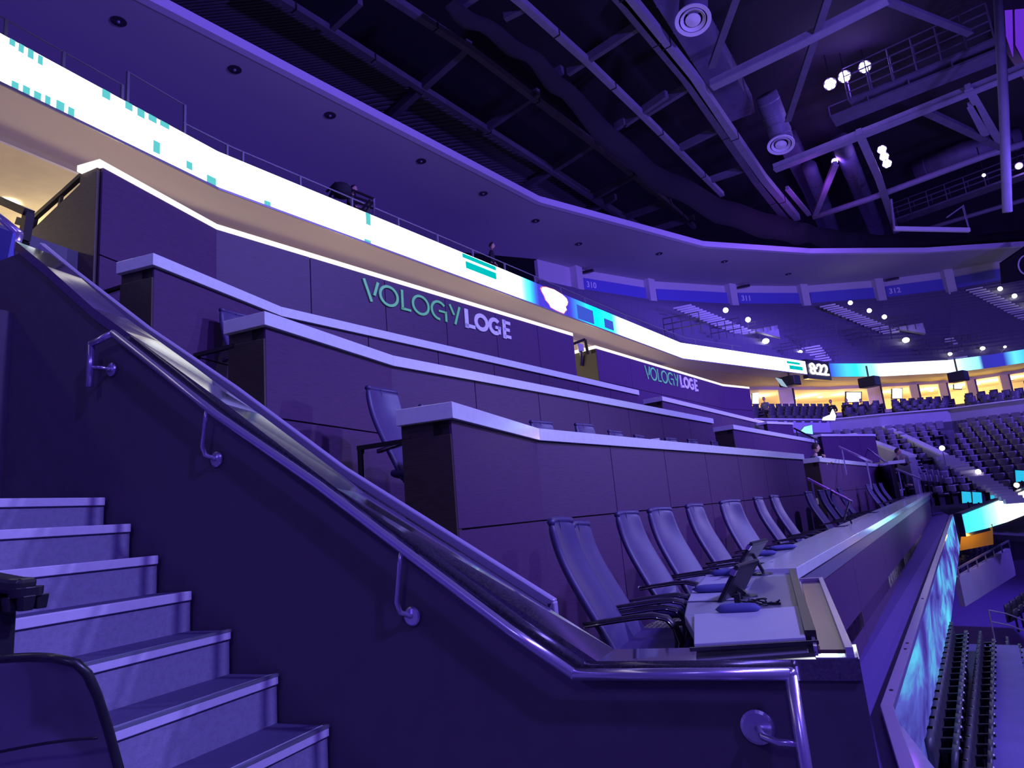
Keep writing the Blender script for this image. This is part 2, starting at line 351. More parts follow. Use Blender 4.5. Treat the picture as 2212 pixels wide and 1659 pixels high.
for (px, py, tx) in ((465, 992, 0), (888, 1332, 0)):
    q = atY(px, py, 2.65); xr = q.x+0.01
    zr = RP[3][1]+(xr-RP[3][0])*(RP[6][1]-RP[3][1])/(RP[6][0]-RP[3][0])
    m = MB().tube([(xr, RY, zr-.01), (xr-.015, RY+.0, zr-.07), (xr-.045, RY+.01, q.z+.07), (xr-.04, RY+.025, q.z+.025), (xr-.01, 2.65, q.z)], .011, 10)
    b = rel(hr, m).build('bracket', 'steel', hr, smooth=True)
    rel(hr, MB().lathe([(0, .006), (.035, .006), (.042, 0), (.042, -.012), (0, -.012)], (q.x, 2.655, q.z), (0, -1, 0))).build('wall_plate', 'steel', b)
q = atY(1636, 1572, 2.65)
b = rel(hr, MB().tube([(q.x, 2.65, q.z), (q.x+.02, RY+.02, q.z-.015), (q.x+.07, RY, q.z-.025), (-0.19, RY, q.z-.025)], .012, 10)).build('bracket', 'steel', hr, smooth=True)
rel(hr, MB().lathe([(0, .008), (.048, .006), (.058, 0), (.058, -.012), (0, -.012)], (q.x, 2.655, q.z), (0, -1, 0))).build('wall_plate', 'steel', b)
hr2 = thing('loge_handrail', 'square steel handrail running down the inner side of the stair coping', 'handrail', (-1.19, 2.98, -0.5))
UPp = [(-5.17, 2.39), (-4.74, 2.055), (-3.93, 1.45), (-3.16, 0.925), (-2.36, 0.34), (-1.19, -0.40)]
m = MB().bar([(x, 2.98, z) for x, z in UPp], 0.045, 0.05)
m.bar([(-1.2, 2.98, -0.385), (-1.2, 2.98, -0.49)], 0.045, 0.045)
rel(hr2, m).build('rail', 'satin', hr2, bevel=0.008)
for x in (-5.1, -3.4, -1.6):
    z = np_z = None
    for k in range(len(UPp)-1):
        if UPp[k][0] <= x <= UPp[k+1][0]:
            f = (x-UPp[k][0])/(UPp[k+1][0]-UPp[k][0]); z = UPp[k][1]+f*(UPp[k+1][1]-UPp[k][1])
    rel(hr2, MB().tube([(x, 2.98, z-.01), (x, 2.98, z-.16), (x, 2.82, z-.16)], .01, 8)).build('bracket', 'steel', hr2)
# ---- foreground seat at the lower left
fs = thing('arena_seat', 'black moulded arena seat in the near left corner, beside the concrete steps', 'seat', tuple(atD(70, 1659, 1.35)))
prof = []
O = atD(80, 1540, 1.30)
# back shell: rounded top, facing the camera with its rear side
rx = Vector((math.cos(math.radians(62)), math.sin(math.radians(62)), 0)); up = Vector((0, 0, 1)); nn = rx.cross(up)
rx = Vector((RT.x, RT.y, 0)).normalized(); nn = Vector((FW.x, FW.y, 0)).normalized()
rows = []
TOPL = [(-.30, .0), (-.2, .055), (-.1, .088), (0., .100), (.05, .101), (.083, .090), (.105, .060), (.120, .0), (.132, -.06), (.147, -.14), (.163, -.22), (.175, -.32), (.185, -.45)]
def shell(off, s):
    out = []
    for a, b in TOPL: out.append(O+rx*(a*s)+up*b+nn*off)
    return out
n = len(TOPL)
gridr = []
for j in range(9):
    t = j/8; z = .101-.55*t; row = []
    # half width of the shell at this height
    def right(z):
        for k in range(5, n-1):
            if TOPL[k][1] >= z >= TOPL[k+1][1]:
                f = (TOPL[k][1]-z)/(TOPL[k][1]-TOPL[k+1][1]+1e-9); return TOPL[k][0]+f*(TOPL[k+1][0]-TOPL[k][0])
        return .185
    zt = [.100, .088, .065, .02, -.05, -.13, -.22, -.33, -.45][j]
    r = [.05, .086, .104, .117, .130, .146, .163, .176, .185][j]; l = [-.27, -.31, -.33, -.345, -.36, -.375, -.39, -.40, -.41][j]
    for k in range(11):
        u = l+(r-l)*k/10; c = ((k-5)/5)**2
        row.append(O+rx*u+up*zt+nn*(-.07*c*1.0+.05+.06*math.sin(max(0, (0.1-zt))*5)+.035*math.exp(-((u-.02)**2+(zt+.05)**2)/.0035)))
    gridr.append(row)
rel(fs, MB().grid(gridr)).build('backrest', 'seatpl', fs, smooth=True, solid=.022, sub=2)
rel(fs, MB().tube([O+rx*u+up*(-.075+.12*(u+.1))+nn*(.045-.07*((u+.13)/.25)**2) for u in [-.3+.044*k for k in range(11)]], .003, 6)).build('crease_line', 'plastic', fs, smooth=True)
rim = [gridr[j][10] for j in range(8, -1, -1)]+[gridr[0][k] for k in range(9, -1, -1)]
rel(fs, MB().tube([p-nn*.004 for p in rim], .009, 8)).build('rim', 'plastic', fs, smooth=True)
m = MB().hexa([O+rx*a+up*z+nn*d for z in (-.50, -.42) for a, d in ((-.38, .05), (.16, .05), (.15, .5), (-.36, .5))])
rel(fs, m).build('seat', 'seatpl', fs, bevel=.02)
# neighbouring armrest with post and cup holder
ar = thing('seat_armrest', 'black seat armrest with a cup holder, left of the steps', 'armrest', tuple(atD(20, 1420, 1.55)))
a0 = atD(-90, 1262, 1.5); a1 = atD(34, 1265, 1.5)
rel(ar, MB().bar([a0+Vector((0, 0, .02)), a1+Vector((0, 0, .0)), a1+(a1-a0).normalized()*.03], .06, .035)).build('arm_pad', 'plastic', ar, bevel=.01)
p0 = atD(6, 1275, 1.5)
rel(ar, MB().bar([p0, p0+Vector((0, 0, -.42))], .026, .05)).build('post', 'plastic', ar, bevel=.004)
ctr = atD(56, 1268, 1.5)
m = MB().lathe([(.027, 0), (.034, 0), (.033, -.022), (.026, -.022), (.027, 0)], ctr)
for k in range(4):
    a = PI/4+PI/2*k+.3; c = ctr+Vector((math.cos(a)*.026, math.sin(a)*.026, -.038)); m.hexa([(c.x+sx*.011, c.y+sy*.011, c.z-.012) for sx, sy in ((-1, -1), (1, -1), (1, 1), (-1, 1))]+[(c.x+sx*.014, c.y+sy*.014, c.z+.02) for sx, sy in ((-1, -1), (1, -1), (1, 1), (-1, 1))])
rel(ar, m).build('cup_holder', 'plastic', ar, bevel=.002)
# ================================================================== loge terraces: parapets with counters
FL = {1: -1.28, 2: -0.15, 3: 1.10, 4: 1.90, 5: 2.95}
def lenpts(P): return sum((Vector(P[i+1])-Vector(P[i])).length for i in range(len(P)-1))
def offs(P, d):                                         # offset plan polyline by d to the left of travel
    out = []
    for i, p in enumerate(P):
        ns = []
        if i > 0: e = Vector(P[i])-Vector(P[i-1]); e.normalize(); ns.append(Vector((-e.y, e.x)))
        if i < len(P)-1: e = Vector(P[i+1])-Vector(P[i]); e.normalize(); ns.append(Vector((-e.y, e.x)))
        nv = sum(ns, Vector((0, 0))); nv /= len(ns); nv /= nv.length_squared
        out.append((p[0]+nv.x*d, p[1]+nv.y*d))
    return out
def strip(mb, A, B, z0, z1):                            # solid between plan polylines A (court side) and B (seat side)
    for i in range(len(A)-1):
        mb.hexa([(A[i][0], A[i][1], z0), (A[i+1][0], A[i+1][1], z0), (B[i+1][0], B[i+1][1], z0), (B[i][0], B[i][1], z0),
                 (A[i][0], A[i][1], z1), (A[i+1][0], A[i+1][1], z1), (B[i+1][0], B[i+1][1], z1), (B[i][0], B[i][1], z1)])
    return mb
def panels(mb, a, b, z0, z1, rowsz, step, face=0.022, gap=0.006):   # grooved wood panels on the court side of a->b
    a = Vector(a); b = Vector(b); L = (b-a).length; d = (b-a)/L; n = Vector((d.y, -d.x))
    k = max(1, round(L/step)); zs = [z0]+rowsz+[z1]
    for i in range(k):
        u0, u1 = L*i/k+(gap if i else 0), L*(i+1)/k-(gap if i < k-1 else 0)
        for j in range(len(zs)-1):
            za, zb = zs[j]+(gap if j else 0), zs[j+1]-(gap if j < len(zs)-2 else 0)
            p, q = a+d*u0, a+d*u1
            mb.hexa([(p.x+n.x*face, p.y+n.y*face, za), (q.x+n.x*face, q.y+n.y*face, za), (q.x, q.y, za), (p.x, p.y, za),
                     (p.x+n.x*face, p.y+n.y*face, zb), (q.x+n.x*face, q.y+n.y*face, zb), (q.x, q.y, zb), (p.x, p.y, zb)])
def parapet(P, ztop, zbot, label, slab_h=0.11, depth=0.42, mid=None, group=None, thin=False, step=1.5, end=True, zfloor=None):
    t = thing('loge_parapet', label, 'parapet', (P[0][0], P[0][1], zbot), group=group)
    zt = ztop-slab_h
    B = offs(P, 0.12)
    rel(t, strip(MB(), P, B, zbot, zt)).build('core_wall', 'groove', t)
    m = MB()
    for i in range(len(P)-1): panels(m, P[i], P[i+1], zbot, zt, [mid] if mid else [], step)
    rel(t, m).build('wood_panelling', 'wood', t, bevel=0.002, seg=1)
    O1 = offs(P, -0.06 if not thin else -0.03); O2 = offs(P, depth-0.04)
    e0 = Vector(P[1])-Vector(P[0]); e0.normalize()
    O1[0] = (O1[0][0]-e0.x*.05, O1[0][1]-e0.y*.05); O2[0] = (O2[0][0]-e0.x*.05, O2[0][1]-e0.y*.05)
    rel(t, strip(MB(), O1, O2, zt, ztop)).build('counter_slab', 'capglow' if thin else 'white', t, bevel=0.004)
    if end:
        d = Vector(P[1])-Vector(P[0]); d.normalize(); n = Vector((-d.y, d.x))
        p = Vector(P[0]); m = MB()
        def hx(u0, u1, w0, w1, z0, z1):
            q = [p+d*u0+n*w0, p+d*u1+n*w0, p+d*u1+n*w1, p+d*u0+n*w1]
            m.hexa([(c.x, c.y, z0) for c in q]+[(c.x, c.y, z1) for c in q])
        hx(-.02, .06, -.018, depth-.06, zbot, zt-.10)
        hx(0.0, .06, .05, depth-.05, zt-.10, zt)
        if zfloor is not None: pass
        rel(t, m).build('end_panel', 'endwood', t, bevel=.003)
    return t
def zpt(x, y, z):
    p = atZ(x, y, z); return (p.x, p.y)
YB = 3.98
H = {2: 0.82, 3: 1.82, 4: 2.66, 5: 3.86}
XA = {2: -2.24, 3: -3.9, 4: -5.23, 5: -6.0}
RA = {}
for r, kp, ep in ((2, (1152, 927), (1730, 982)), (3, (840, 770), (1535, 905)), (4, (600, 665), (1375, 844)), (5, (465, 485), (1235, 720))):
    z = H[r]; K = zpt(*kp, z); E = zpt(*ep, z)
    RA[r] = [(XA[r], YB), (K[0], K[1]), (E[0], E[1])]
names = {2: 'long wood parapet with white counter right behind the front row of chairs', 3: 'wood parapet with white counter, second terrace up, starting beside the tall blue chair',
         4: 'wood parapet with white counter just below the large green and white lettering', 5: 'tallest dark wood parapet carrying the large green and white lettering'}
for r in (2, 3, 4, 5):
    below = {2: -1.28, 3: -0.15, 4: 1.10, 5: 1.90}[r]
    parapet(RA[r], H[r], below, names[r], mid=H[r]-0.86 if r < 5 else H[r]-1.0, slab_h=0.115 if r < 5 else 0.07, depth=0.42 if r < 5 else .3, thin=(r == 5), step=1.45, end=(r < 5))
RB = {2: [zpt(1765, 988, .82), zpt(1898, 1003, .82), zpt(1922, 996, .82)], 3: [zpt(1580, 918, 1.82), zpt(1800, 958, 1.82), ],
      4: [zpt(1427, 857, 2.66), zpt(1665, 915, 2.66)], 5: [zpt(1285, 747, 3.86), zpt(1560, 830, 3.86), zpt(1617, 836, 3.86)]}
nb = {2: 'far front-terrace wood parapet with white counter, beside the man leaning on his hand', 3: 'far wood parapet with white counter, one terrace above the leaning man',
      4: 'far wood parapet with white counter just below the small green and white lettering', 5: 'far tall dark wood parapet carrying the small green and white lettering'}
for r in (2, 3, 4, 5):
    below = {2: -1.28, 3: -0.15, 4: 1.10, 5: 1.90}[r]
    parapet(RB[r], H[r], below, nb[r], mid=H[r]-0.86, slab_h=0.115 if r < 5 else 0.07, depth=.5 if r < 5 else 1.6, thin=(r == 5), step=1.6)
# third, farthest set of loge fronts
RC = {2: None, 3: [zpt(1768, 955, 1.7), zpt(1905, 955, 1.7)], 4: [zpt(1655, 911, 2.5), zpt(1710, 913, 2.5)]}
parapet([zpt(1772, 938, 2.0), zpt(1888, 938, 2.0)], 2.0, 0.9, 'farthest low parapet with a cyan lit edge, left of the dark figure', mid=None, depth=.4, end=False, slab_h=.08)
parapet(RC[4], 2.5, 0.8, 'short parapet under the cyan television, at the end of the third terrace', mid=None, depth=.4, end=False, slab_h=.08)
# terrace floors (carpet) and the inner access steps
def terr(r, A, zf, back):
    pl = [(p[0]-.10, p[1]) for p in A]
    return strip(MB(), pl, back, zf-.25, zf)
LED0 = (-.28, 5.4)
E1 = zpt(2014, 1060, -.36)
FRONT = [(-0.05, 2.95), (-.28, 5.4), E1]
ext = lambda P, z, zz: P
full = {}
for r in (2, 3, 4, 5):
    full[r] = [(RA[r][0][0], 2.95), (RA[r][1][0], RA[r][1][1]), (RA[r][2][0], RA[r][2][1]), RB[r][0], RB[r][1]]
FRONTF = [(-0.1, 2.95), (-.28, 5.4), (FRONT[1][0]+(E1[0]-FRONT[1][0])*.45, 5.4+(E1[1]-5.4)*.45), (FRONT[1][0]+(E1[0]-FRONT[1][0])*.65, 5.4+(E1[1]-5.4)*.65), (E1[0], E1[1]+2)]
def shift(P, d): return offs(P, d)
struct('floor_terrace', strip(MB(), FRONTF, shift(full[2], .05), FL[1]-.15, FL[1]), 'carpet')
for r in (2, 3, 4):
    A = shift(full[r], .14); B = shift(full[r+1], .05)
    struct('floor_terrace', strip(MB(), A, B, FL[r]-.15, FL[r]), 'carpet')
B5 = [(-10.8, 2.0), (-10.8, 9.4), (-8.5, 20), (-6.4, 28), (-5.0, 33)]
A5 = [(full[5][0][0]-.14, 2.0)]+shift(full[5], .14)[1:]
struct('floor_concourse', strip(MB(), A5, B5, 2.75, 2.95), 'tier')
# access steps between the coping and the row ends
ac = thing('loge_steps', 'dark carpeted steps between the stair coping and the terrace ends', 'stairs', (-3.9, 3.4, -1.28))
for k in range(21):
    x = -1.55-0.255*k; z = -1.28+.2*(k+1)
    if z > 1.5: break
    rel(ac, MB().box(x-.27, x, 2.93, 3.93, z-.3, z)).build('step', 'carpet', ac)
# warm step lights on the end panels
for r in (2, 3, 4):
    x = XA[r]-.1; z = {2: -0.75, 3: 0.55, 4: 1.5}[r]
    sl = thing('step_light', 'small warm step light low on the end panel of terrace %s' % {2: 'nearest the front row', 3: 'behind the tall blue chair', 4: 'below the lettering wall'}[r], 'light', (x-.05, YB-.04, z))
    MB().box(-.05, .05, -.012, .012, -.03, .03).build('lens', 'lampwarm', sl)
    MB().box(-.06, .06, -.008, .018, -.04, .04).build('bezel', 'darksteel', sl)
# end guard rails beside each terrace end (black bar rails)
def guard(r, label):
    x = XA[r]; z = H[r]; t = thing('guard_rail', label, 'rail', (x-.5, YB-.3, FL[r]))
    zz = z-.22
    m = MB().bar([(x-.30, YB-.02, zz), (x-.75, YB-.02, zz-.0)], .04, .03).bar([(x-.73, YB-.02, zz), (x-.73, YB-.02, FL[r]-.3)], .035, .035)
    rel(t, m).build('frame', 'darksteel', t)
    rel(t, MB().box(x-.70, x-.36, YB-.03, YB-.02, FL[r]+.1, zz-.04)).build('pane', 'glass', t)
guard(2, 'black bar rail with a glass pane at the end of the lowest white counter')
guard(3, 'black bar rail at the end of the middle white counter')
guard(4, 'black bar rail at the end of the upper white counter')
# side guard wall of the top terrace with handrail
t = thing('guard_wall', 'brown side wall of the top terrace carrying a slanted black handrail', 'wall', (-6.2, YB, FL[4]))
p1 = atY(62, 512, YB); p2 = atY(200, 392, YB)
rel(t, MB().prism([(-6.02, YB-.03, FL[4]-1.6), (p1.x, YB-.03, FL[4]-1.6), (p1.x, YB-.03, p1.z), (-6.28, YB-.03, p2.z+.0), (-6.28, YB-.03, H[5]-.07), (-6.02, YB-.03, H[5]-.07)], (0, .1, 0))).build('wall_panel', 'endlit', t)
q = [atY(*c, YB) for c in ((68, 505), (76, 470), (138, 415), (207, 352), (212, 362))]
rel(t, MB().bar(q[0:2], .045, .045).bar(q[1:3], .045, .045).bar(q[2:4], .045, .045)).build('handrail', 'darksteel', t)
for c in ((134, 418, 128, 452), (197, 365, 194, 392)): rel(t, MB().bar([atY(c[0], c[1], YB), atY(c[2], c[3], YB)], .03, .03)).build('post', 'darksteel', t)
# ---- lettering
def stroke(mb, pts, w):                   # flat ribbon strokes in local xy plane
    for a, b in zip(pts[:-1], pts[1:]):
        a = Vector(a); b = Vector(b); d = (b-a).normalized(); n = Vector((-d.y, d.x))*w/2; e = d*w*.15
        mb.prism([(*(a-n-e), 0), (*(b-n+e), 0), (*(b+n+e), 0), (*(a+n-e), 0)], (0, 0, .02))
def arc(c, r, a0, a1, n=22, ry=None):
    ry = ry or r
    return [(c[0]+r*math.cos(math.radians(a0+(a1-a0)*k/n)), c[1]+ry*math.sin(math.radians(a0+(a1-a0)*k/n))) for k in range(n+1)]
def ringarc(mb, c, r, w, a0, a1, ry):
    O_ = arc(c, r+w/2, a0, a1, 26, ry+w/2); I_ = arc(c, r-w/2, a0, a1, 26, ry-w/2)
    for k in range(26): mb.prism([(*I_[k], 0), (*O_[k], 0), (*O_[k+1], 0), (*I_[k+1], 0)], (0, 0, .02))
def lettering(parent, a, b, h, gw, bw, pos):
    # a,b: world start / end along wall, text height h ; gw = width of thin word, bw = width of bold word
    d = (Vector(b)-Vector(a)).normalized(); mt = frame(a, d)
    L = (Vector(b)-Vector(a)).length; k = L/9.3; w = .13
    def put(mb, name, m):
        sc = Matrix.Diagonal((k, h, 1, 1)); mb.xf(mt @ Matrix.Translation((0, 0, .024)) @ sc); 
        rel(parent, mb).build(name, m, parent)
    x = 0
    wv = .13
    m = MB(); stroke(m, [(0.02, 1), (.36, 0)], wv); stroke(m, [(.72, 1), (.52, .34)], wv); put(m, 'letter_v', 'green')
    m = MB(); ringarc(m, (1.28, .5), .46, wv, 0, 360, .47); put(m, 'letter_o', 'green')
    m = MB(); stroke(m, [(2.0, 1), (2.0, .06)], wv); stroke(m, [(1.94, .06), (2.45, .06)], .12); put(m, 'letter_l', 'green')
    m = MB(); ringarc(m, (3.05, .5), .46, wv, 0, 360, .47); put(m, 'letter_o', 'green')
    m = MB(); ringarc(m, (4.15, .5), .45, wv, 40, 275, .47); stroke(m, [(4.15, .48), (4.62, .48)], .11); stroke(m, [(4.58, .5), (4.58, -.0)], wv); put(m, 'letter_g', 'green')
    m = MB(); stroke(m, [(4.86, 1), (5.1, .5)], wv); stroke(m, [(5.5, 1), (5.16, 0)], wv); put(m, 'letter_y', 'green')
    wb = .25
    m = MB(); stroke(m, [(5.95, 1), (5.95, 0.0)], wb); stroke(m, [(5.85, .1), (6.5, .1)], .2); put(m, 'letter_l', 'lilac')
    m = MB(); ringarc(m, (7.0, .5), .40, wb*.95, 0, 360, .40); put(m, 'letter_o', 'lilac')
    m = MB(); ringarc(m, (8.0, .5), .38, wb*.95, 45, 300, .40); stroke(m, [(8.05, .46), (8.42, .46)], .18); stroke(m, [(8.32, .5), (8.32, .12)], .2); put(m, 'letter_g', 'lilac')
    m = MB(); stroke(m, [(8.72, 1.03), (8.72, -.03)], wb)
    for zz, e in ((.93, 9.3), (.5, 9.22), (.08, 9.3)): stroke(m, [(8.72, zz), (e-.1, zz)], .19)
    put(m, 'letter_e', 'lilac')
k5, e5 = RA[5][1], RA[5][2]
vb = atV(783, 648, k5, e5); eb = atV(1103, 734, k5, e5); vt = atV(783, 604, k5, e5)
hh = vt.z-vb.z; hh = .5*(hh+(atV(1100, 733, k5, e5)-atV(1100, 697, k5, e5)).z*0+hh)
zb = (vb.z+eb.z)/2
tl = thing('wall_lettering', 'large thin green word and bold white word on the tall wood wall', 'lettering', (vb.x, vb.y, zb))
a = vb.copy(); b = eb.copy(); a.z = vb.z; b.z = eb.z
lettering(tl, a, b, hh, 0, 0, 0)
k6, e6 = RB[5][0], RB[5][1]
vb = atV(1393, 818, k6, e6); eb = atV(1507, 846, k6, e6); vt = atV(1393, 790, k6, e6)
tl = thing('wall_lettering', 'small far copy of the green and white words on the farther wood wall', 'lettering', tuple(vb))
lettering(tl, vb, eb, (vt.z-vb.z)*.95, 0, 0, 0)

t = thing('bar_rail', 'small black square rail frame in the bright gap between the two lettered walls', 'rail', tuple(atD(1268, 770, 15.2)))
rel(t, MB().bar([atD(1238, 743, 15.2), atD(1264, 733, 15.2)], .05, .05).bar([atD(1264, 733, 15.2), atD(1270, 765, 15.2)], .05, .05)).build('frame', 'darksteel', t)
t = thing('high_back_chair', 'pale chair back glimpsed in the bright gap between the two lettered walls', 'chair', tuple(atD(1252, 757, 16)))
rel(t, MB().prism([atD(*c, 16) for c in ((1246, 740), (1260, 744), (1262, 758), (1251, 761))], FW*.06)).build('backrest', 'mat', t, bevel=.01)
rel(t, MB().bar([atD(1255, 758, 16), atD(1256, 790, 16)], .05, .05)).build('column', 'darksteel', t)
# ================================================================== front row: desk, outer ledge, wood front, light board
rowd = Vector((E1[0]-FRONT[1][0], E1[1]-FRONT[1][1])).normalized(); AZ = math.atan2(rowd.x, rowd.y)
def along(s, off=0.0):                     # plan point s metres past the kink, off metres towards the chairs
    p = Vector(FRONT[1])+rowd*s+Vector((-rowd.y, rowd.x))*off; return (p.x, p.y)
LTOT = (Vector(E1)-Vector(FRONT[1])).length
def zled(s): return -.52+.16*s/LTOT
dk = thing('front_counter', 'long pale desk of the front row with glossy inlays, running away beside the chairs', 'counter', (-.4, 2.96, FL[1]))
m = MB()
inner = [(-.56, 2.96), (-.72, 3.55), (-.80, 4.1), (-.86, 4.75), (-.90, 5.45)]; outer = [(-.12, 2.96), (-.145, 3.55), (-.17, 4.1), (-.2, 4.75), (-.26, 5.35)]
strip(m, outer, inner, -.60, -.55)
for s0, s1 in ((0, 5.5), (5.9, 9.7), (10.2, LTOT)):
    a0, a1 = along(s0, .06), along(s1, .06); b0, b1 = along(s0, .54), along(s1, .54)
    z0, z1 = zled(s0)-.04, zled(s1)-.04
    m.hexa([(*a0, z0-.05), (*a1, z1-.05), (*b1, z1-.05), (*b0, z0-.05), (*a0, z0), (*a1, z1), (*b1, z1), (*b0, z0)])
rel(dk, m).build('desk_top', 'counter', dk, bevel=.006)
m = MB()
pa = [atZ(*c, -.548) for c in ((1500, 1332), (1727, 1314), (1741, 1383), (1500, 1397))]
m.prism([(p.x, p.y, -.549) for p in pa], (0, 0, .012))
rel(dk, m).build('desk_mat', 'mat', dk, bevel=.002)
m = MB()
for k, (u0, u1) in enumerate(((4.75, 5.6),)):
    pass
m.prism([(-.17, 3.62, -.549), (-.24, 5.1, -.549), (-.50, 5.1, -.549), (-.46, 3.62, -.549)], (0, 0, .003))
rel(dk, m).build('desk_inlay', 'counterdk', dk)
rel(dk, MB().prism([(-.52, 4.0, -.547), (-.52, 4.55, -.547), (-.84, 4.55, -.547), (-.78, 4.0, -.547)], (0, 0, .004))).build('desk_panel', 'mat', dk)
rel(dk, MB().prism([(-.56, 4.72, -.547), (-.58, 5.3, -.547), (-.87, 5.3, -.547), (-.84, 4.72, -.547)], (0, 0, .004))).build('desk_panel', 'mat', dk)
m = MB(); strip(m, [(-.10, 2.93), (-.25, 5.3)], [(-.14, 2.93), (-.29, 5.3)], -.85, -.52)
rel(dk, m).build('modesty_panel', 'darksteel', dk)
# outer ledge
lg = thing('outer_ledge', 'white drink ledge along the outer edge of the front row', 'ledge', (-.28, 5.4, -.6))
m = MB(); a0, a1 = along(-.05, -.05), along(LTOT, -.05); b0, b1 = along(-.05, .28), along(LTOT, .28)
m.hexa([(*a0, -.60), (*a1, zled(LTOT)-.08), (*b1, zled(LTOT)-.08), (*b0, -.60), (*a0, -.52), (*a1, zled(LTOT)), (*b1, zled(LTOT)), (*b0, -.52)])
rel(lg, m).build('ledge_slab', 'white', lg, bevel=.004)
# near tray box on the outer corner, mirrored suites coloured in as reddish brown
tr = thing('ledge_tray', 'shallow drink tray, suite reflections coloured in as reddish brown, framed in steel beside the near end of the desk', 'tray', (-.02, 2.95, -.6))
rel(tr, MB().prism([(-.095, 2.75, -.585), (-.01, 2.75, -.585), (-.09, 4.75, -.585), (-.20, 4.75, -.585)], (0, 0, .03))).build('tray_base', 'traytint', tr)
m = MB().bar([(.005, 2.7, -.555), (-.085, 4.85, -.555)], .025, .035).bar([(-.105, 2.76, -.555), (-.215, 4.85, -.555)], .012, .02)
m.bar([(-.09, 4.8, -.55), (-.21, 4.8, -.55)], .03, .03)
rel(tr, m).build('frame', 'steel', tr)
# wood front below the ledge
wf = thing('front_wall_panelling', 'wood clad outer face of the front row above the narrow trough', 'wall', (-.28, 5.4, -1.6))
def zbot(s): return -1.66+.60*s/LTOT
m = MB()
NPN = 9
for k in range(NPN):
    s0, s1 = LTOT*k/NPN+.004, LTOT*(k+1)/NPN-.004
    p, q, p2, q2 = along(s0, -.0), along(s1, -.0), along(s0, .08), along(s1, .08)
    m.hexa([(*p, zbot(s0)-.14), (*q, zbot(s1)-.14), (*q2, zbot(s1)-.14), (*p2, zbot(s0)-.14), (*p, zled(s0)-.22), (*q, zled(s1)-.22), (*q2, zled(s1)-.22), (*p2, zled(s0)-.22)])
m.slab((0.0, 2.9), (-.28, 5.4), .1, -1.9, -.64)
rel(wf, m).build('wood_panelling', 'wood', wf, bevel=.002, seg=1)
m = MB(); p, q, p2, q2 = along(-.02, -.02), along(LTOT, -.02), along(-.02, .1), along(LTOT, .1)
m.hexa([(*p, -.74), (*q, zled(LTOT)-.21), (*q2, zled(LTOT)-.21), (*p2, -.74), (*p, -.60), (*q, zled(LTOT)-.07), (*q2, zled(LTOT)-.07), (*p2, -.60)])
rel(wf, m).build('top_band', 'counterdk', wf)
# end return of the front row
ep = thing('end_return', 'wood end return with board light coloured in as pale, closing the front row at its far corner', 'wall', (E1[0], E1[1], -1.2))
c1 = zpt(2072, 1050, -.33); 
rel(ep, MB().slab(E1, c1, .1, -1.06, -.36)).build('panel', 'mat', ep)  # paler than the other wood, standing for board light on it
rel(ep, MB().slab((E1[0]-.0, E1[1]-.05), c1, .3, -.36, -.30)).build('ledge_slab', 'white', ep)
# trough
m = MB()
R0 = [(.155, 3.0, -1.6), (.15, 6.0, -1.6)]; far = atZ(2052, 1113, -1.08)
tz = lambda s: zbot(s)
p, q = along(0, 0.02), along(LTOT, 0.02)
m.hexa([(*p, -1.72), (*q, -1.12), (far.x, far.y, -1.2), (.16, 6.0, -1.72), (*p, -1.67), (*q, -1.07), (far.x, far.y, -1.10), (.16, 6.0, -1.67)])
m.hexa([(-.05, 2.6, -1.72), (-.28, 5.4, -1.72), (.16, 6.0, -1.72), (.16, 2.4, -1.72), (-.05, 2.6, -1.67), (-.28, 5.4, -1.67), (.16, 6.0, -1.67), (.16, 2.4, -1.67)])
struct('trim_trough', m, 'trough')
# LED facade: steel top rail + screen
lb = thing('light_board', 'long light board below the front row showing blurred cyan and violet light, steel top rail', 'screen', (.15, 6.0, -1.6))
nr = [Vector((.17, 1.2, -1.58)), Vector((.15, 5.9, -1.58)), Vector((far.x, far.y, -1.06))]
w = .085
m = MB()
for a, b in ((nr[0], nr[1]), (nr[1], nr[2])):
    d = (b-a); d.z = 0; d.normalize(); n = Vector((d.y, -d.x, 0))*w; z = Vector((0, 0, .05))
    m.hexa([a-z, b-z, b+n-z, a+n-z, a, b, b+n, a+n])
rel(lb, m).build('top_rail', 'steel', lb, bevel=.004)
for s in (.13, .3, .32, .48):
    c = nr[1].lerp(nr[2], s*s) if s > .2 else nr[1].lerp(nr[2], .02)
    d = (nr[2]-nr[1]).normalized(); n = Vector((d.y, -d.x, 0)).normalized()
    rel(lb, MB().lathe([(0, .004), (.014, .004), (.014, 0)], c+n*.04+Vector((0, 0, .001)), None, 12)).build('rail_socket', 'groove', lb)
stops = [(0, (.08, .05, .75)), (.06, (.05, .5, .9)), (.13, (.12, .08, .8)), (.2, (.1, .45, 1)), (.3, (.35, .3, 1)), (.42, (.7, .9, 1)), (.6, (.5, .45, 1)), (.72, (.9, .95, 1)), (.85, (1, .9, .9)), (1, (.5, .8, 1))]
def ledstrip(t, name, pts, z0f, z1f, matl, cuts=24, flip=False):
    V = []; Fc = []; U = []; P = [Vector((p[0], p[1])) for p in pts]; L = [0]
    for i in range(len(P)-1): L.append(L[-1]+(P[i+1]-P[i]).length)
    for i, p in enumerate(P):
        V += [(p.x, p.y, z0f[i]), (p.x, p.y, z1f[i])]; U += [(L[i]/L[-1], 0), (L[i]/L[-1], 1)]
    for i in range(len(P)-1): Fc.append((2*i, 2*i+2, 2*i+3, 2*i+1))
    me = bpy.data.meshes.new(name); me.from_pydata(V, [], Fc); uv = me.uv_layers.new(name='UVMap')
    for l in me.loops: uv.data[l.index].uv = U[l.vertex_index]
    me.materials.append(matl); o = bpy.data.objects.new(name, me); COL.objects.link(o); o.parent = t
    mt = (Matrix.Translation(t.location) @ t.rotation_euler.to_matrix().to_4x4()).inverted(); me.transform(mt)
    return o
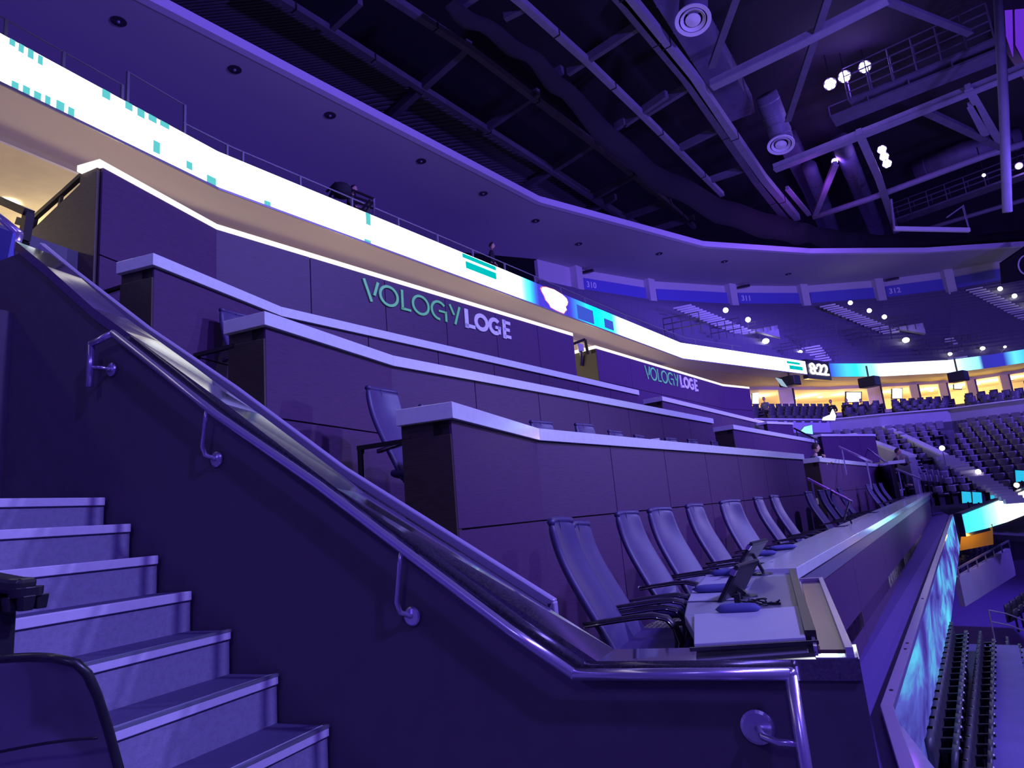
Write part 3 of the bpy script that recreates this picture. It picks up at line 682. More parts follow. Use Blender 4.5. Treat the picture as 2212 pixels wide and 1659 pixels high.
def lednoise(name, c1, c2, c3, s, scale):
    m = bpy.data.materials.new(name); m.use_nodes = True; nt = m.node_tree; nt.nodes.clear(); N = nt.nodes; L = nt.links
    uv = N.new('ShaderNodeUVMap'); mp = N.new('ShaderNodeMapping'); mp.inputs['Scale'].default_value = scale; L.new(uv.outputs[0], mp.inputs[0])
    n = N.new('ShaderNodeTexNoise'); n.inputs['Scale'].default_value = 1; n.inputs['Detail'].default_value = 5; n.inputs['Distortion'].default_value = .6; L.new(mp.outputs[0], n.inputs['Vector'])
    r = N.new('ShaderNodeValToRGB'); cr = r.color_ramp; cr.elements[0].position = .36; cr.elements[0].color = (*c1, 1); cr.elements[1].position = .68; cr.elements[1].color = (*c3, 1); e = cr.elements.new(.5); e.color = (*c2, 1)
    L.new(n.outputs[0], r.inputs[0]); e = N.new('ShaderNodeEmission'); e.inputs[1].default_value = s; L.new(r.outputs[0], e.inputs[0])
    o = N.new('ShaderNodeOutputMaterial'); L.new(e.outputs[0], o.inputs[0]); return m
M['ledlow'] = lednoise('lower_board_content', (.05, .03, .30), (.10, .12, .60), (.12, .72, 1.0), 1.0, (12, 1.6, 1))
d = (nr[2]-nr[1]); n = Vector((d.y, -d.x, 0)).normalized()*w
f0, f1 = nr[1]+n, nr[2]+n
fp = [(.17+w, 3.6), (.15+w, 5.95)]
fpts = fp+[tuple((f0.lerp(f1, k/12)).xy) for k in range(1, 13)]
ztop = [-1.63, -1.63]+[(f0.lerp(f1, k/12)).z-.05 for k in range(1, 13)]
ledstrip(lb, 'screen', fpts, [z-.95 for z in ztop], ztop, M['ledlow'])
m = MB()
P2 = [(p[0]-.05, p[1]) for p in fpts]
for i in range(len(fpts)-1):
    m.hexa([(*P2[i], ztop[i]-1.0), (*P2[i+1], ztop[i+1]-1.0), (P2[i+1][0]-.04, P2[i+1][1], ztop[i+1]-1.0), (P2[i][0]-.04, P2[i][1], ztop[i]-1.0), (*P2[i], ztop[i]), (*P2[i+1], ztop[i+1]), (P2[i+1][0]-.04, P2[i+1][1], ztop[i+1]), (P2[i][0]-.04, P2[i][1], ztop[i])])
rel(lb, m).build('housing', 'darksteel', lb)
# white sloping cap at the lower right, nearest the camera
wc = thing('barrier_cap', 'pale sloping barrier cap in the lower right corner, below the light board', 'barrier', (.3, 3.4, -1.7))
a, b = atZ(1908, 1556, -1.66), atZ(1975, 1700, -1.72); c_, d_ = atZ(1950, 1570, -1.66), atZ(2050, 1700, -1.72)
rel(wc, MB().prism([a, b, d_, c_], (0, 0, -.06))).build('cap', 'counter', wc)
rel(wc, MB().prism([a+Vector((0, 0, -.06)), b+Vector((0, 0, -.06)), b+Vector((.05, 0, -1.2)), a+Vector((.05, 0, -1.2))], (.06, .0, 0))).build('barrier_wall', 'darksteel', wc)
# ------------------------------------------------------------------ high-back chairs
def make_chair(label, group):
    t = thing('high_back_chair', label, 'chair', (0, 0, 0), group=group)
    prof = [(-.10, .40), (-.15, .52), (-.235, .68), (-.32, .84), (-.39, .98), (-.435, 1.12), (-.45, 1.25)]
    wid = [.44, .46, .47, .47, .45, .43, .42]; rows = []
    for (x, z), w_ in zip(prof, wid):
        row = []
        for k in range(9):
            u = (k-4)/4; row.append((x+.045*u*u, u*w_/2, z+(0 if z < 1.2 else -.012*u*u)))
        rows.append(row)
    b = MB().grid(rows).build('backrest', 'leather', t, smooth=True, solid=.05, sub=2)
    MB().tube([(rows[k][4][0]+.0245, 0, rows[k][4][2]) for k in range(0, 7)], .0022, 6).build('seam', 'blackleather', b)
    MB().tube([(rows[6][k][0]-.004, rows[6][k][1]*.93, rows[6][k][2]-.002) for k in range(9)], .024, 8).build('top_roll', 'leather', b, smooth=True)
    rows = []
    for x, z in ((-.20, .47), (-.1, .455), (.05, .455), (.18, .46), (.25, .44), (.27, .40)):
        rows.append([(x, (k-3)/3*.235, z+.02*((k-3)/3)**2) for k in range(7)])
    MB().grid(rows).build('seat', 'leather', t, smooth=True, solid=.075, sub=2)
    for s in (-1, 1):
        y = s*.285
        path = [(-.235, y, .665), (-.12, y, .68), (.05, y, .70), (.15, y, .705), (.22, y, .69), (.26, y, .64), (.275, y, .57), (.25, y, .49), (.16, y, .42), (.0, y*.9, .40)]
        a = MB().sweep(path, [(-.024, -.014), (.024, -.014), (.028, .0), (.024, .014), (-.024, .014), (-.028, 0)]).build('armrest', 'blackleather', t, smooth=True)
        MB().tube([(p[0], p[1]-.027, p[2]-.004) for p in path[:8]], .0045, 6).build('chrome_trim', 'chrome', a, smooth=True)
        MB().lathe([(0, .012), (.018, .012), (.018, -.012), (0, -.012)], (-.235, y, .665), (1, 0, 0), 10).build('arm_bolt', 'chrome', a)
    MB().tube([(0, 0, .08), (0, 0, .40)], .028, 12).build('column', 'chrome', t, smooth=True)
    m = MB()
    for k in range(5):
        a = 2*PI*k/5; m.bar([(0, 0, .10), (.28*math.cos(a), .28*math.sin(a), .07)], .045, .03)
        m.ball((.28*math.cos(a), .28*math.sin(a), .03), .03)
    MB_ = m.build('star_base', 'darksteel', t)
    return t
YS = [3.98, 4.53]
ch0 = make_chair('nearest high-back blue leather chair, at the desk end beside the granite coping', None)
ch0.location = (-1.08, 4.0, FL[1]); ch0.rotation_euler = (0, 0, .04)
dup(ch0, (-1.15, 4.56, FL[1]-.04), .05, 'second blue chair, mostly hidden behind the nearest high-back chair')
lab = ['third blue chair from the near end of the front row, first after the wide gap', 'fourth blue chair of the front row, its armrest just left of the black tablets', 'fifth blue chair of the front row, behind the tops of the black tablets',
       'sixth blue chair of the front row, broad back squarely seen', 'seventh blue chair of the front row, a narrow pale back', 'eighth blue chair of the front row, last before the dark doorway gap',
       'first chair of the front row past the sloping thin handrail', 'second chair past the sloping thin handrail, narrow sliver of back', 'third chair past the sloping thin handrail', 'fourth chair past the sloping thin handrail, leaning right']
tops = [(1333, 1107), (1408, 1102), (1487, 1098), (1568, 1090), (1631, 1083), (1667, 1080), (1743, 1068), (1770, 1066), (1787, 1064), (1812, 1062)]
for k, (x, y) in enumerate(tops):
    p = atV(x, y, (-1.5, 5.6), (-1.5+math.sin(AZ), 5.6+math.cos(AZ)))
    yaw = -AZ+random.uniform(-.08, .08)
    if k in (3,): yaw -= .25
    if k in (1, 2): yaw -= .1
    s = (p.xy-Vector(FRONT[1])).dot(rowd)
    c = Vector((p.x+.44*math.cos(yaw)-.2*math.sin(yaw)*-0, p.y+.44*math.sin(yaw)+.21, FL[1]+.012*max(0, s)*.4))
    dup(ch0, c, yaw, lab[k])
farl = ['blue chair of the far cluster, nearest to the glowing patch on the wood wall', 'second blue chair of the far cluster by the end return', 'third blue chair of the far cluster by the end return', 'fourth blue chair of the far cluster by the end return', 'fifth blue chair of the far cluster by the end return', 'last blue chair of the far cluster, touching the end return']
for k, (x, y) in enumerate(((1875, 1047), (1889, 1046), (1902, 1044), (1915, 1042), (1928, 1040), (1941, 1038))):
    p = atV(x, y, (-1.5, 5.6), (-1.5+math.sin(AZ), 5.6+math.cos(AZ)))
    dup(ch0, (p.x+.40, p.y, p.z-1.25), -AZ-.1, farl[k])
# second-terrace chairs: one seen whole, others as tops above the white counter
c2 = [(782, 832, 4.55, 'tall blue chair standing alone above the glass pane, left of the white counter corner', .15), (897, 872, 5.1, 'blue chair back peeping above the corner of the nearest white counter', .1)]
for x, y, yy, l, r_ in c2:
    p = atY(x, y, yy); dup(ch0, (p.x+.43, p.y+.22, p.z-1.25), r_-.25, l)
for k, (x, y) in enumerate(((1152, 908), (1250, 914), (1323, 930), (1379, 940), (1445, 946), (1494, 949), (1544, 954))):
    p = atV(x, y, (-3.05, 5.6), (-3.05+math.sin(AZ), 5.6+math.cos(AZ)))
    dup(ch0, (p.x+.36, p.y+.2, p.z-1.23), -AZ+random.uniform(-.15, .1), 'blue chair top showing above the long near white counter, number %s counted from its left' % ['one', 'two', 'three', 'four', 'five', 'six', 'seven'][k])
p = atY(468, 664, 4.6); dup(ch0, (p.x+.43, p.y+.2, p.z-1.25), -.1, 'dark blue chair half hidden left of the middle white counter')
p = atY(282, 553, 4.7); dup(ch0, (p.x+.43, p.y+.2, p.z-1.25), -.1, 'dark chair corner left of the upper white counter end')
p = atV(1393, 855, RB[4][0], RB[4][1]); dup(ch0, (p.x+.1, p.y-.8, p.z-1.25), -.2, 'small far chair at the start of the counter under the small lettering')
# ------------------------------------------------------------------ tablets, cushions, cables on the desk
def tablet(base, top, dist_y, label):
    b = atY(base[0], base[1], dist_y); tp = atY(top[0], top[1], dist_y)
    t = thing('desk_monitor', label, 'monitor', (b.x+.02, dist_y+.12, -.55))
    ax = (tp-b); ln = ax.length; ax.normalize(); side = Vector((0.25, 1, 0)).normalized(); nrm = ax.cross(side).normalized()
    def sl(t0, t1, w0, w1, th0, th1): return MB().hexa([b+ax*t_+side*w_+nrm*h_ for h_ in (th0, th1) for t_, w_ in ((t0, w0), (t1, w0), (t1, w1), (t0, w1))])
    rel(t, sl(0, ln, -.0, .34, -.012, .012)).build('display_case', 'plastic', t, bevel=.004)
    rel(t, sl(.02, ln-.02, .015, .325, -.014, -.0121)).build('screen', 'blackleather', t)
    rel(t, sl(ln-.055, ln-.02, -.02, .03, -.013, .013)).build('silver_latch', 'chrome', t)
    fx = b+ax*.04+side*.17
    rel(t, MB().bar([(fx.x, fx.y, fx.z+.05), (fx.x+.07, fx.y, -.53)], .05, .02)).build('stand_arm', 'plastic', t)
    rel(t, MB().lathe([(0, .015), (.07, .012), (.075, 0), (0, 0)], (fx.x+.06, fx.y, -.549))).build('stand_foot', 'plastic', t)
tablet((1552, 1304), (1592, 1222), 3.95, 'nearest thin black tablet on a stand, leaning back on the desk')
tablet((1597, 1215), (1624, 1172), 5.1, 'second black tablet on a stand, just behind the nearest one')
b3 = along(5.6, .4)
t = thing('desk_monitor', 'far black monitor at the end of the near desk, against the last chairs', 'monitor', (b3[0], b3[1], -.52))
MB().xf(Matrix.Identity(4))
m = MB().hexa([(-.02, -.1, .08), (.0, .16, .08), (.02, .16, .08), (0, -.1, .08), (.10, -.1, .34), (.12, .16, .34), (.14, .16, .34), (.12, -.1, .34)]); m.build('display_case', 'plastic', t, bevel=.004)
MB().bar([(.06, .03, .2), (.1, .03, 0)], .05, .02).build('stand_arm', 'plastic', t); MB().lathe([(0, .015), (.08, .01), (.08, 0), (0, 0)], (.1, .03, 0)).build('stand_foot', 'plastic', t)
def cushion(px, py, L_, W_, rz, label):
    p = atZ(px, py, -.53)
    m = MB(); rows = []
    for i in range(9):
        u = i/8*2-1; r_ = (1-abs(u)**4)**.5
        rows.append([(u*L_/2, W_/2*r_*math.cos(a), .026*r_*math.sin(a)+.026) for a in [2*PI*k/14 for k in range(15)]])
    o = m.grid(rows).build('folded_cloth', 'cushion', None, smooth=True); o.location = (p.x, p.y, -.549); o.rotation_euler = (0, 0, rz)
    tag(o, label, 'cloth', 'blue cloths laid along the desk')
cushion(1555, 1273, .34, .10, .1, 'nearest folded blue cloth, crossing behind the front tablet')
cushion(1583, 1238, .34, .10, .1, 'second folded blue cloth, between the two tablets')
cushion(1648, 1197, .26, .10, .2, 'third folded blue cloth, right of the second tablet')
cushion(1690, 1184, .30, .12, .4, 'farthest folded blue cloth, beside the outer ledge')
cushion(1595, 1318, .22, .07, .1, 'small flat blue cloth under the nearest cable tangle')
def cables(px, py, label, s=1.0):
    p = atZ(px, py, -.54); t = thing('cable_tangle', label, 'cable', (p.x, p.y, -.547))
    for k, (rx_, ry_, a) in enumerate(((.07, .045, 0), (.05, .06, .6), (.08, .03, -.3))):
        pts = [(rx_*s*math.cos(q)*math.cos(a)-ry_*s*math.sin(q)*math.sin(a)+.03*k, rx_*s*math.cos(q)*math.sin(a)+ry_*s*math.sin(q)*math.cos(a), .008+.01*(1+math.sin(q*2+k))) for q in [2*PI*j/22 for j in range(20)]]
        MB().tube(pts, .0042, 6).build('cable', 'plastic', t, smooth=True)
    MB().bar([(.05, 0, .01), (.14*s, -.01, .008)], .018, .012).build('plug', 'plastic', t)
    MB().box(-.085, -.055, -.02, .015, .0, .06).build('adapter', 'plastic', t)
cables(1625, 1305, 'black cable tangle and plug on the desk beside the nearest tablet')
cables(1650, 1222, 'second black cable tangle farther along the desk', 1.1)
m = MB().bar([atZ(1490, 1403, -.545), atZ(1768, 1387, -.545)], .012, .014); o = m.build('black_trim_bar', 'plastic'); tag(o, 'thin black bar lying along the near end of the desk', 'bar')
# small cards / things on the second counter
for k, (x, y, l) in enumerate(((1567, 974, 'white card standing on the long near counter'), (1440, 955, 'small pale note lying on the near counter'), (1784, 990, 'white cup on the far counter beside the leaning man'))):
    p = atZ(x, y, H[2]+.03); o = MB().box(-.06, .06, -.004, .004, 0, .10).build('table_card', 'paper'); o.location = (p.x-.15, p.y, H[2]); tag(o, l, 'card'); o.rotation_euler = (0, 0, .3)
# thin rail of the next access stair
for pts, l, mt_ in (((atD(1745, 1034, 15.2), atD(1842, 1085, 13.2)), 'thin steel handrail sloping down between the front row chair groups', 'steel'), ((atD(1812, 965, 19.0), atD(1883, 998, 16.6)), 'thin steel handrail right of the leaning man', 'steel'), ((atD(1935, 1013, 22), atD(1990, 1035, 20.5)), 'handrail with a red glint near the far chair cluster', 'steel'),
                    ((atD(1715, 925, 24), atD(1768, 952, 23)), 'short dark handrail beside the cyan television', 'darksteel'), ((atD(1860, 958, 26), atD(1925, 1008, 24)), 'handrail at the corner of the farthest loge stair', 'steel')):
    t = thing('stair_rail', l, 'handrail', tuple(pts[1]))
    rel(t, MB().bar([pts[0], pts[1]], .04, .05)).build('rail', mt_, t)
    for f in (.1, .85):
        p = pts[0].lerp(pts[1], f); rel(t, MB().bar([p, p+Vector((0, 0, -.75))], .035, .035)).build('post', mt_, t)
# ================================================================== upper ribbon board, soffit, concourse, ceiling
ZR0, ZR1 = 7.4, 8.27
RIB = [(-10.72, -4.0), (-10.66, 5.4), tuple(zpt(470, 407, ZR0)), tuple(zpt(1475, 775, ZR0)), tuple(zpt(1744, 809, ZR0))]
RIB2 = [zpt(1795, 814, ZR0), zpt(1905, 813, ZR0), zpt(2055, 805, ZR0), zpt(2143, 794, ZR0), zpt(2230, 781, ZR0)]
def hit(P, x, y):                       # where the sight line crosses the plan polyline: returns (u, point)
    d = ray(x, y); L = 0; T = lenpts(P); best = None
    for i in range(len(P)-1):
        a = Vector(P[i]); b = Vector(P[i+1]); e = b-a; den = d.x*e.y-d.y*e.x
        if abs(den) > 1e-9:
            t = (a.x*e.y-a.y*e.x)/den; u = (a.x*d.y-a.y*d.x)/den
            if t > 0 and -1e-6 <= u <= 1+1e-6: return (L+u*e.length)/T, d*t
        L += e.length
    return None
ub = lambda x, y: hit(RIB, x, y)[0]
WHT = (.92, .97, 1.0); CY = (.0, .62, .72); DB = (.03, .02, .30)
ribst = [(0, WHT), (ub(1118, 625), WHT), (ub(1132, 630), (.15, .8, .95)), (ub(1146, 637), (.02, .35, .8)), (ub(1160, 640), DB), (ub(1232, 670), DB), (ub(1262, 685), (.02, .25, .7)), (ub(1285, 690), (.0, .75, .9)),
         (ub(1325, 705), (.02, .8, .95)), (ub(1352, 715), WHT), (ub(1470, 760), WHT), (1, WHT)]
M['led1'] = led('ribbon_content', ribst, 2.6)
r2s = [(0, (.03, .05, .5)), (.1, (.05, .45, .8)), (.16, (.02, .5, .62)), (.27, (.3, .75, .9)), (.33, WHT), (.66, WHT), (.74, (.35, .8, .9)), (.80, (.2, .55, .75)), (.815, (.02, .02, .25)), (.9, (.02, .02, .3)), (.94, (.1, .5, .8)), (1, (.02, .3, .5))]
M['led2'] = led('ribbon_content_far', r2s, 1.9)
rb = thing('ribbon_board', 'long glowing white ribbon board along the upper deck front', 'screen', (-10.6, 9.5, ZR0))
ledstrip(rb, 'screen', RIB, [ZR0+.03]*len(RIB), [ZR1]*len(RIB), M['led1'])
rel(rb, strip(MB(), offs(RIB, .03), offs(RIB, .35), ZR0+.255, ZR1-.02)).build('housing', 'darksteel', rb)
rel(rb, strip(MB(), offs(RIB, -.03), offs(RIB, .0), ZR0-.03, ZR0+.02)).build('bottom_trim', 'rail', rb)
rb2 = thing('ribbon_board', 'far ribbon board right of the clock, cyan with a burnt out white middle', 'screen', (2, 49, ZR0))
ledstrip(rb2, 'screen', RIB2, [ZR0]*5, [ZR1+.05]*5, M['led2'])
rel(rb2, strip(MB(), offs(RIB2, .03), offs(RIB2, .35), ZR0+.255, ZR1)).build('housing', 'darksteel', rb2)
CLK = [tuple(RIB[-1]), tuple(RIB2[0])]
ck = thing('clock_board', 'small black clock board between the two ribbon boards, reading 8:22', 'clock', (*CLK[0], ZR0))
rel(ck, strip(MB(), offs(CLK, -.02), offs(CLK, .3), ZR0-.25, ZR1+.15)).build('housing', 'plastic', ck)
cm = text_mb('8:22', 1.05, .02, .012, .9)
w_ = max(v.x for v in cm.v)
e = Vector(CLK[1])-Vector(CLK[0]); e3 = Vector((e.x, e.y, 0)).normalized(); k = e.length*.8/w_
cm.xf(frame((CLK[0][0]+e3.x*e.length*.1+e3.y*.06, CLK[0][1]+e3.y*e.length*.1-e3.x*.06, ZR0+.06), e3) @ Matrix.Diagonal((k, 1, 1, 1)))
rel(ck, cm).build('digits', 'clockwhite', ck)
# pieces of screen content in front of the ribbon: cyan tiles and the glowing emblem
def tile(x0, x1, v0, v1, yb, P=RIB, off=.012, into=None, name='cyan_tile', m='tilecy'):
    h0, h1 = hit(P, x0, yb), hit(P, x1, yb)
    if not h0 or not h1: return
    a, b = h0[1], h1[1]; d = Vector((b.x-a.x, b.y-a.y, 0)); d.normalize(); n = Vector((d.y, -d.x, 0))*off
    z = lambda v: ZR0+.03+(ZR1-ZR0-.03)*v
    rel(rb, MB().quad((a.x+n.x, a.y+n.y, z(v0)), (b.x+n.x, b.y+n.y, z(v0)), (b.x+n.x, b.y+n.y, z(v1)), (a.x+n.x, a.y+n.y, z(v1)))).build(name, m, rb)
M['tilecy'] = emis('cyan_tile', (.12, .62, .66), 1.0); M['blockcy'] = emis('cyan_block', (.0, .55, .55), 1.0); M['blockbl'] = emis('blue_block', (.05, .1, .65), 1.0)
for x0, x1, v0, v1, yb in ((20, 33, .86, 1, 80), (40, 52, .82, 1, 90), (60, 73, .8, 1, 100), (82, 93, .78, .98, 110), (24, 40, 0, .14, 180), (48, 64, 0, .16, 195), (72, 88, 0, .16, 210), (96, 108, .0, .18, 220), (120, 138, 0, .2, 235), (146, 160, 0, .18, 240),
                           (220, 238, .8, 1, 190), (270, 286, .82, 1, 215), (296, 312, .8, 1, 230), (320, 338, .84, 1, 245), (345, 365, .86, 1, 262), (330, 345, .1, .4, 320), (402, 415, .1, .3, 350), (446, 466, .0, .2, 395), (570, 584, .0, .12, 430), (790, 800, .6, 1, 480), (786, 800, .0, .08, 510)):
    tile(x0, x1, v0, v1, yb)
for a_ in ((1000, 1070, .80, .97, 575), (1006, 1070, .42, .70, 580)): tile(*a_, name='cyan_statistics_block', m='blockcy')
for a_ in ((1700, 1728, .62, .8, 795), (1704, 1732, .2, .5, 795)): tile(*a_, off=.05, name='cyan_statistics_block', m='blockcy')
h = hit(RIB, 1197, 645)[1]
dd = (Vector(RIB[3])-Vector(RIB[2])); d3 = Vector((dd.x, dd.y, 0)).normalized(); fr = frame((h.x+d3.y*.03, h.y-d3.x*.03, ZR0+.05), d3)
sc = (hit(RIB, 1226, 655)[1]-hit(RIB, 1170, 635)[1]).length
blob = [(-.5, .80), (-.47, .66), (-.40, .5), (-.36, .32), (-.25, .2), (-.2, .05), (.0, .0), (.28, -.02), (.36, .14), (.42, .22), (.38, .36), (.46, .5), (.5, .66), (.46, .82), (.3, .94), (.0, 1.02), (-.3, .98), (-.44, .9)]
def blobm(s, z): return MB().prism([(x*sc*s, (y*.78+.02-.4)*s+.4, z) for x, y in blob], (0, 0, .008)).xf(fr)
rel(rb, blobm(1.07, .0)).build('emblem_glow', 'logorim', rb); rel(rb, blobm(1.0, .012)).build('emblem', 'logohot', rb)
tile(1248, 1282, .05, .75, 690, off=.02, name='blue_block', m='blockbl'); tile(1306, 1325, .1, .6, 710, off=.02, name='blue_block', m='blockbl')
# real light thrown by the boards (same face, same colours)
# soffit behind the ribbon
SOF = [RIB[0], RIB[1], RIB[2], RIB[3], RIB[4], RIB2[0], RIB2[1], RIB2[2], RIB2[3], RIB2[4]]
def fan(P, d): return offs(P, d)
inner_s = fan(SOF, .01); outer_s = fan(SOF, 1.45)
struct('ceiling_soffit', strip(MB(), inner_s, outer_s, ZR0+.0, ZR0+.25), 'soffit')
struct('trim_1', strip(MB(), fan(SOF, 1.45)[:4], fan(SOF, 1.52)[:4], ZR0-.10, ZR0+.25), 'ceiledge')
struct('ceiling_concourse', strip(MB(), fan(SOF, 1.52), fan(SOF, 9.5), ZR0+.02, ZR0+.3), 'cream')
struct('wall_concourse', strip(MB(), fan(SOF, 8.6)[:5], fan(SOF, 8.8)[:5], 2.6, ZR0+.3), 'cream')
m = MB()
for k in range(9):
    y = -2+k*2.2; m.box(-19.2, -13.9, y, y+.03, ZR0-.0, ZR0+.025)
for x in (-15.6, -17.4): m.box(x, x+.03, -4, 20, ZR0-.0, ZR0+.025)
struct('trim_2', m, 'irondk')
# concourse lamps: recessed warm downlights
cl = []
for k, (x, y) in enumerate(((-14.9, 2.4), (-15.2, 7.5), (-14.8, 13), (-13.2, 20), (-11.6, 28), (-10.4, 33))):
    if k == 0: q = atZ(18, 440, ZR0-.02); x, y = q.x, q.y
    lab_ = 'warm round downlight in the concourse ceiling, %s' % ('bright above the dark door frame at far left' if k == 0 else 'behind the tall parapet')
    t = thing('downlight', lab_, 'light', (x, y, ZR0), group=None if k == 0 else 'downlights behind the tall parapet'); MB().lathe([(0, 0), (.16, 0), (.16, -.02), (.19, -.02), (.19, .02)], (0, 0, -.0)).build('lens', 'lampwarm', t)
for (x, y, s) in ((-15, 3, 1), (-15, 10, 1), (-14, 18, 1), (-12, 27, 1.), (-10, 34, .8)):
    l = point('concourse_lamp', (x, y, 6.6), 420*s, WARM, .25)
for (x, y) in ((-9.0, 7), (-8.2, 13), (-6.8, 19), (-5.6, 25), (-4.6, 30)):  # unseen warm points added to light the soffit
    point('soffit_fill', (x-.9, y, 4.3), 75, (1.0, .74, .46), .25)
# door frame and things at the far left top
t = thing('door_frame', 'black metal door frame at the top of the steps, against the yellow lit concourse', 'door frame', (-6.5, 3.2, 2.0))
q = [atY(c[0], c[1], 3.4) for c in ((-40, 415), (0, 433), (62, 460), (52, 520), (36, 560))]
rel(t, MB().bar(q[0:3], .09, .07).bar(q[2:4], .07, .07).bar(q[3:5], .07, .07)).build('frame', 'darksteel', t)
q = [atY(c[0], c[1], 3.4) for c in ((40, 478), (54, 482))]; rel(t, MB().bar(q, .05, .07)).build('closer', 'plastic', t)
t = thing('stub_handrail', 'short bent steel handrail at the very top left, beside the blue panel', 'handrail', (-6, 3.0, 1.9))
q = [atY(c[0], c[1], 3.0) for c in ((-20, 455), (0, 470), (42, 505), (30, 550))]
rel(t, MB().tube(q[:3], .03, 10).tube(q[2:], .03, 10)).build('rail', 'steel', t, smooth=True)
q = [atY(c[0], c[1], 3.0) for c in ((34, 538), (20, 537))]; rel(t, MB().tube(q, .012, 8)).build('bracket', 'steel', t)
t = thing('wall_panel', 'blue painted panel at the left edge above the steps', 'panel', tuple(atY(10, 640, 2.95)))
q = [atY(c[0], c[1], 2.95) for c in ((-60, 470), (28, 502), (8, 600), (-60, 620))]
rel(t, MB().prism(q, (0, .06, 0))).build('board', 'bluepanel', t)
t = thing('lit_wall', 'yellow lit strip of concourse wall showing between the blue panel and the door frame', 'wall', tuple(atY(20, 580, 3.3)))
q = [atY(c[0], c[1], 4.6) for c in ((-40, 470), (66, 500), (34, 585), (8, 575), (-20, 620))]
rel(t, MB().prism(q, (0, .1, 0))).build('wall_piece', 'cream', t)
point('door_fill', tuple(atY(25, 480, 4.0)), 8, WARM, .1)  # unseen warm point added to light the yellow wall strip
# ceiling over the upper deck
ZC = 17.0
CF = [(-21.6, -6.0), tuple(zpt(320, 0, ZC)), tuple(zpt(1165, 437, ZC)), tuple(zpt(1520, 532, ZC)), tuple(zpt(1750, 547, ZC)), tuple(zpt(2000, 545, ZC)), tuple(zpt(2260, 528, ZC))]
BKpx = [(1160, 560), (1240, 580), (1400, 607), (1560, 617), (1730, 618), (1900, 605), (2050, 585), (2260, 545)]
BK = [(-40, -8), (-36, 8), (-26, 27)]+[zpt(x, y, ZC) for x, y in BKpx]
V = [(p[0], p[1], ZC) for p in CF]+[(p[0], p[1], ZC) for p in reversed(BK)]
struct('ceiling', MB().prism(V, (0, 0, .1)), 'ceiling')
struct('trim_3', strip(MB(), offs(CF, -.05), offs(CF, .25), ZC-.02, ZC+.36), 'ceiledge')
for k, (x, y) in enumerate(((256, 46), (507, 150), (713, 249), (910, 348), (1044, 418), (1157, 477), (1250, 527), (1424, 548), (1565, 565), (1703, 592))):
    p = atZ(x, y, ZC-.01)
    t = thing('ceiling_downlight', 'round recessed ceiling light, %s of the row from the upper left' % ['first', 'second', 'third', 'fourth', 'fifth', 'sixth', 'seventh', 'eighth', 'ninth', 'tenth'][k], 'light', tuple(p))
    rr = .24
    MB().lathe([(rr, -.015), (rr, .0), (rr*.72, -.0), (rr*.72, -.015), (rr, -.015)]).build('trim_ring', 'darksteel', t)
    MB().lathe([(0, -.004), (rr*.72, -.004)]).build('reflector', 'plastic', t)
    MB().ball((0, 0, -.02), .055).build('bulb', 'rail', t)
# rails on top of the ribbon
ur = thing('deck_rail', 'thin grey rail with posts running along the top of the long ribbon board', 'rail', (-10.7, 9, ZR1))
R1 = offs(RIB, .25)
def rz(i): return ZR1
tp = [hit(R1, x, y)[1] for x, y in ((395, 290), (500, 330), (700, 400), (850, 470), (1000, 520), (1130, 590), (1250, 600), (1350, 660), (1480, 720), (1600, 745))]
rel(ur, MB().tube([(p.x, p.y, ZR1+.42) for p in tp], .02, 6)).build('top_rail', 'rail', ur)
k = 0
for i, (x, y) in enumerate(((490, 330), (524, 338), (648, 390), (760, 440), (860, 480), (945, 520), (1022, 560), (1090, 575), (1154, 590), (1209, 610), (1262, 640), (1350, 670), (1430, 700), (1500, 725), (1580, 740))):
    p = hit(R1, x, y)[1]; rel(ur, MB().bar([(p.x, p.y, ZR1-.05), (p.x, p.y, ZR1+.42)], .05, .05)).build('post', 'rail', ur)
gp = thing('glass_guard', 'clear glass guard panels with slim posts above the left end of the ribbon board', 'guard', (-10.9, 3, ZR1))
for (x0, y0, x1, y1, hh) in ((-30, 10, 10, 30, .5), (10, 30, 135, 105, .5), (135, 105, 262, 185, .5), (275, 150, 398, 240, .85)):
    a = hit(R1, x0, y0+60); b = hit(R1, x1, y1+60)
    if not a or not b: continue
    a, b = a[1], b[1]
    fm = rel(gp, MB().bar([(b.x, b.y, ZR1-.02), (b.x, b.y, ZR1+hh)], .05, .05).bar([(a.x, a.y, ZR1+hh), (b.x, b.y, ZR1+hh)], .02, .02)).build('frame', 'rail', gp)
a = hit(R1, 275, 210)[1]; rel(gp, MB().bar([(a.x, a.y, ZR1-.02), (a.x, a.y, ZR1+.85)], .05, .05)).build('frame', 'rail', gp)
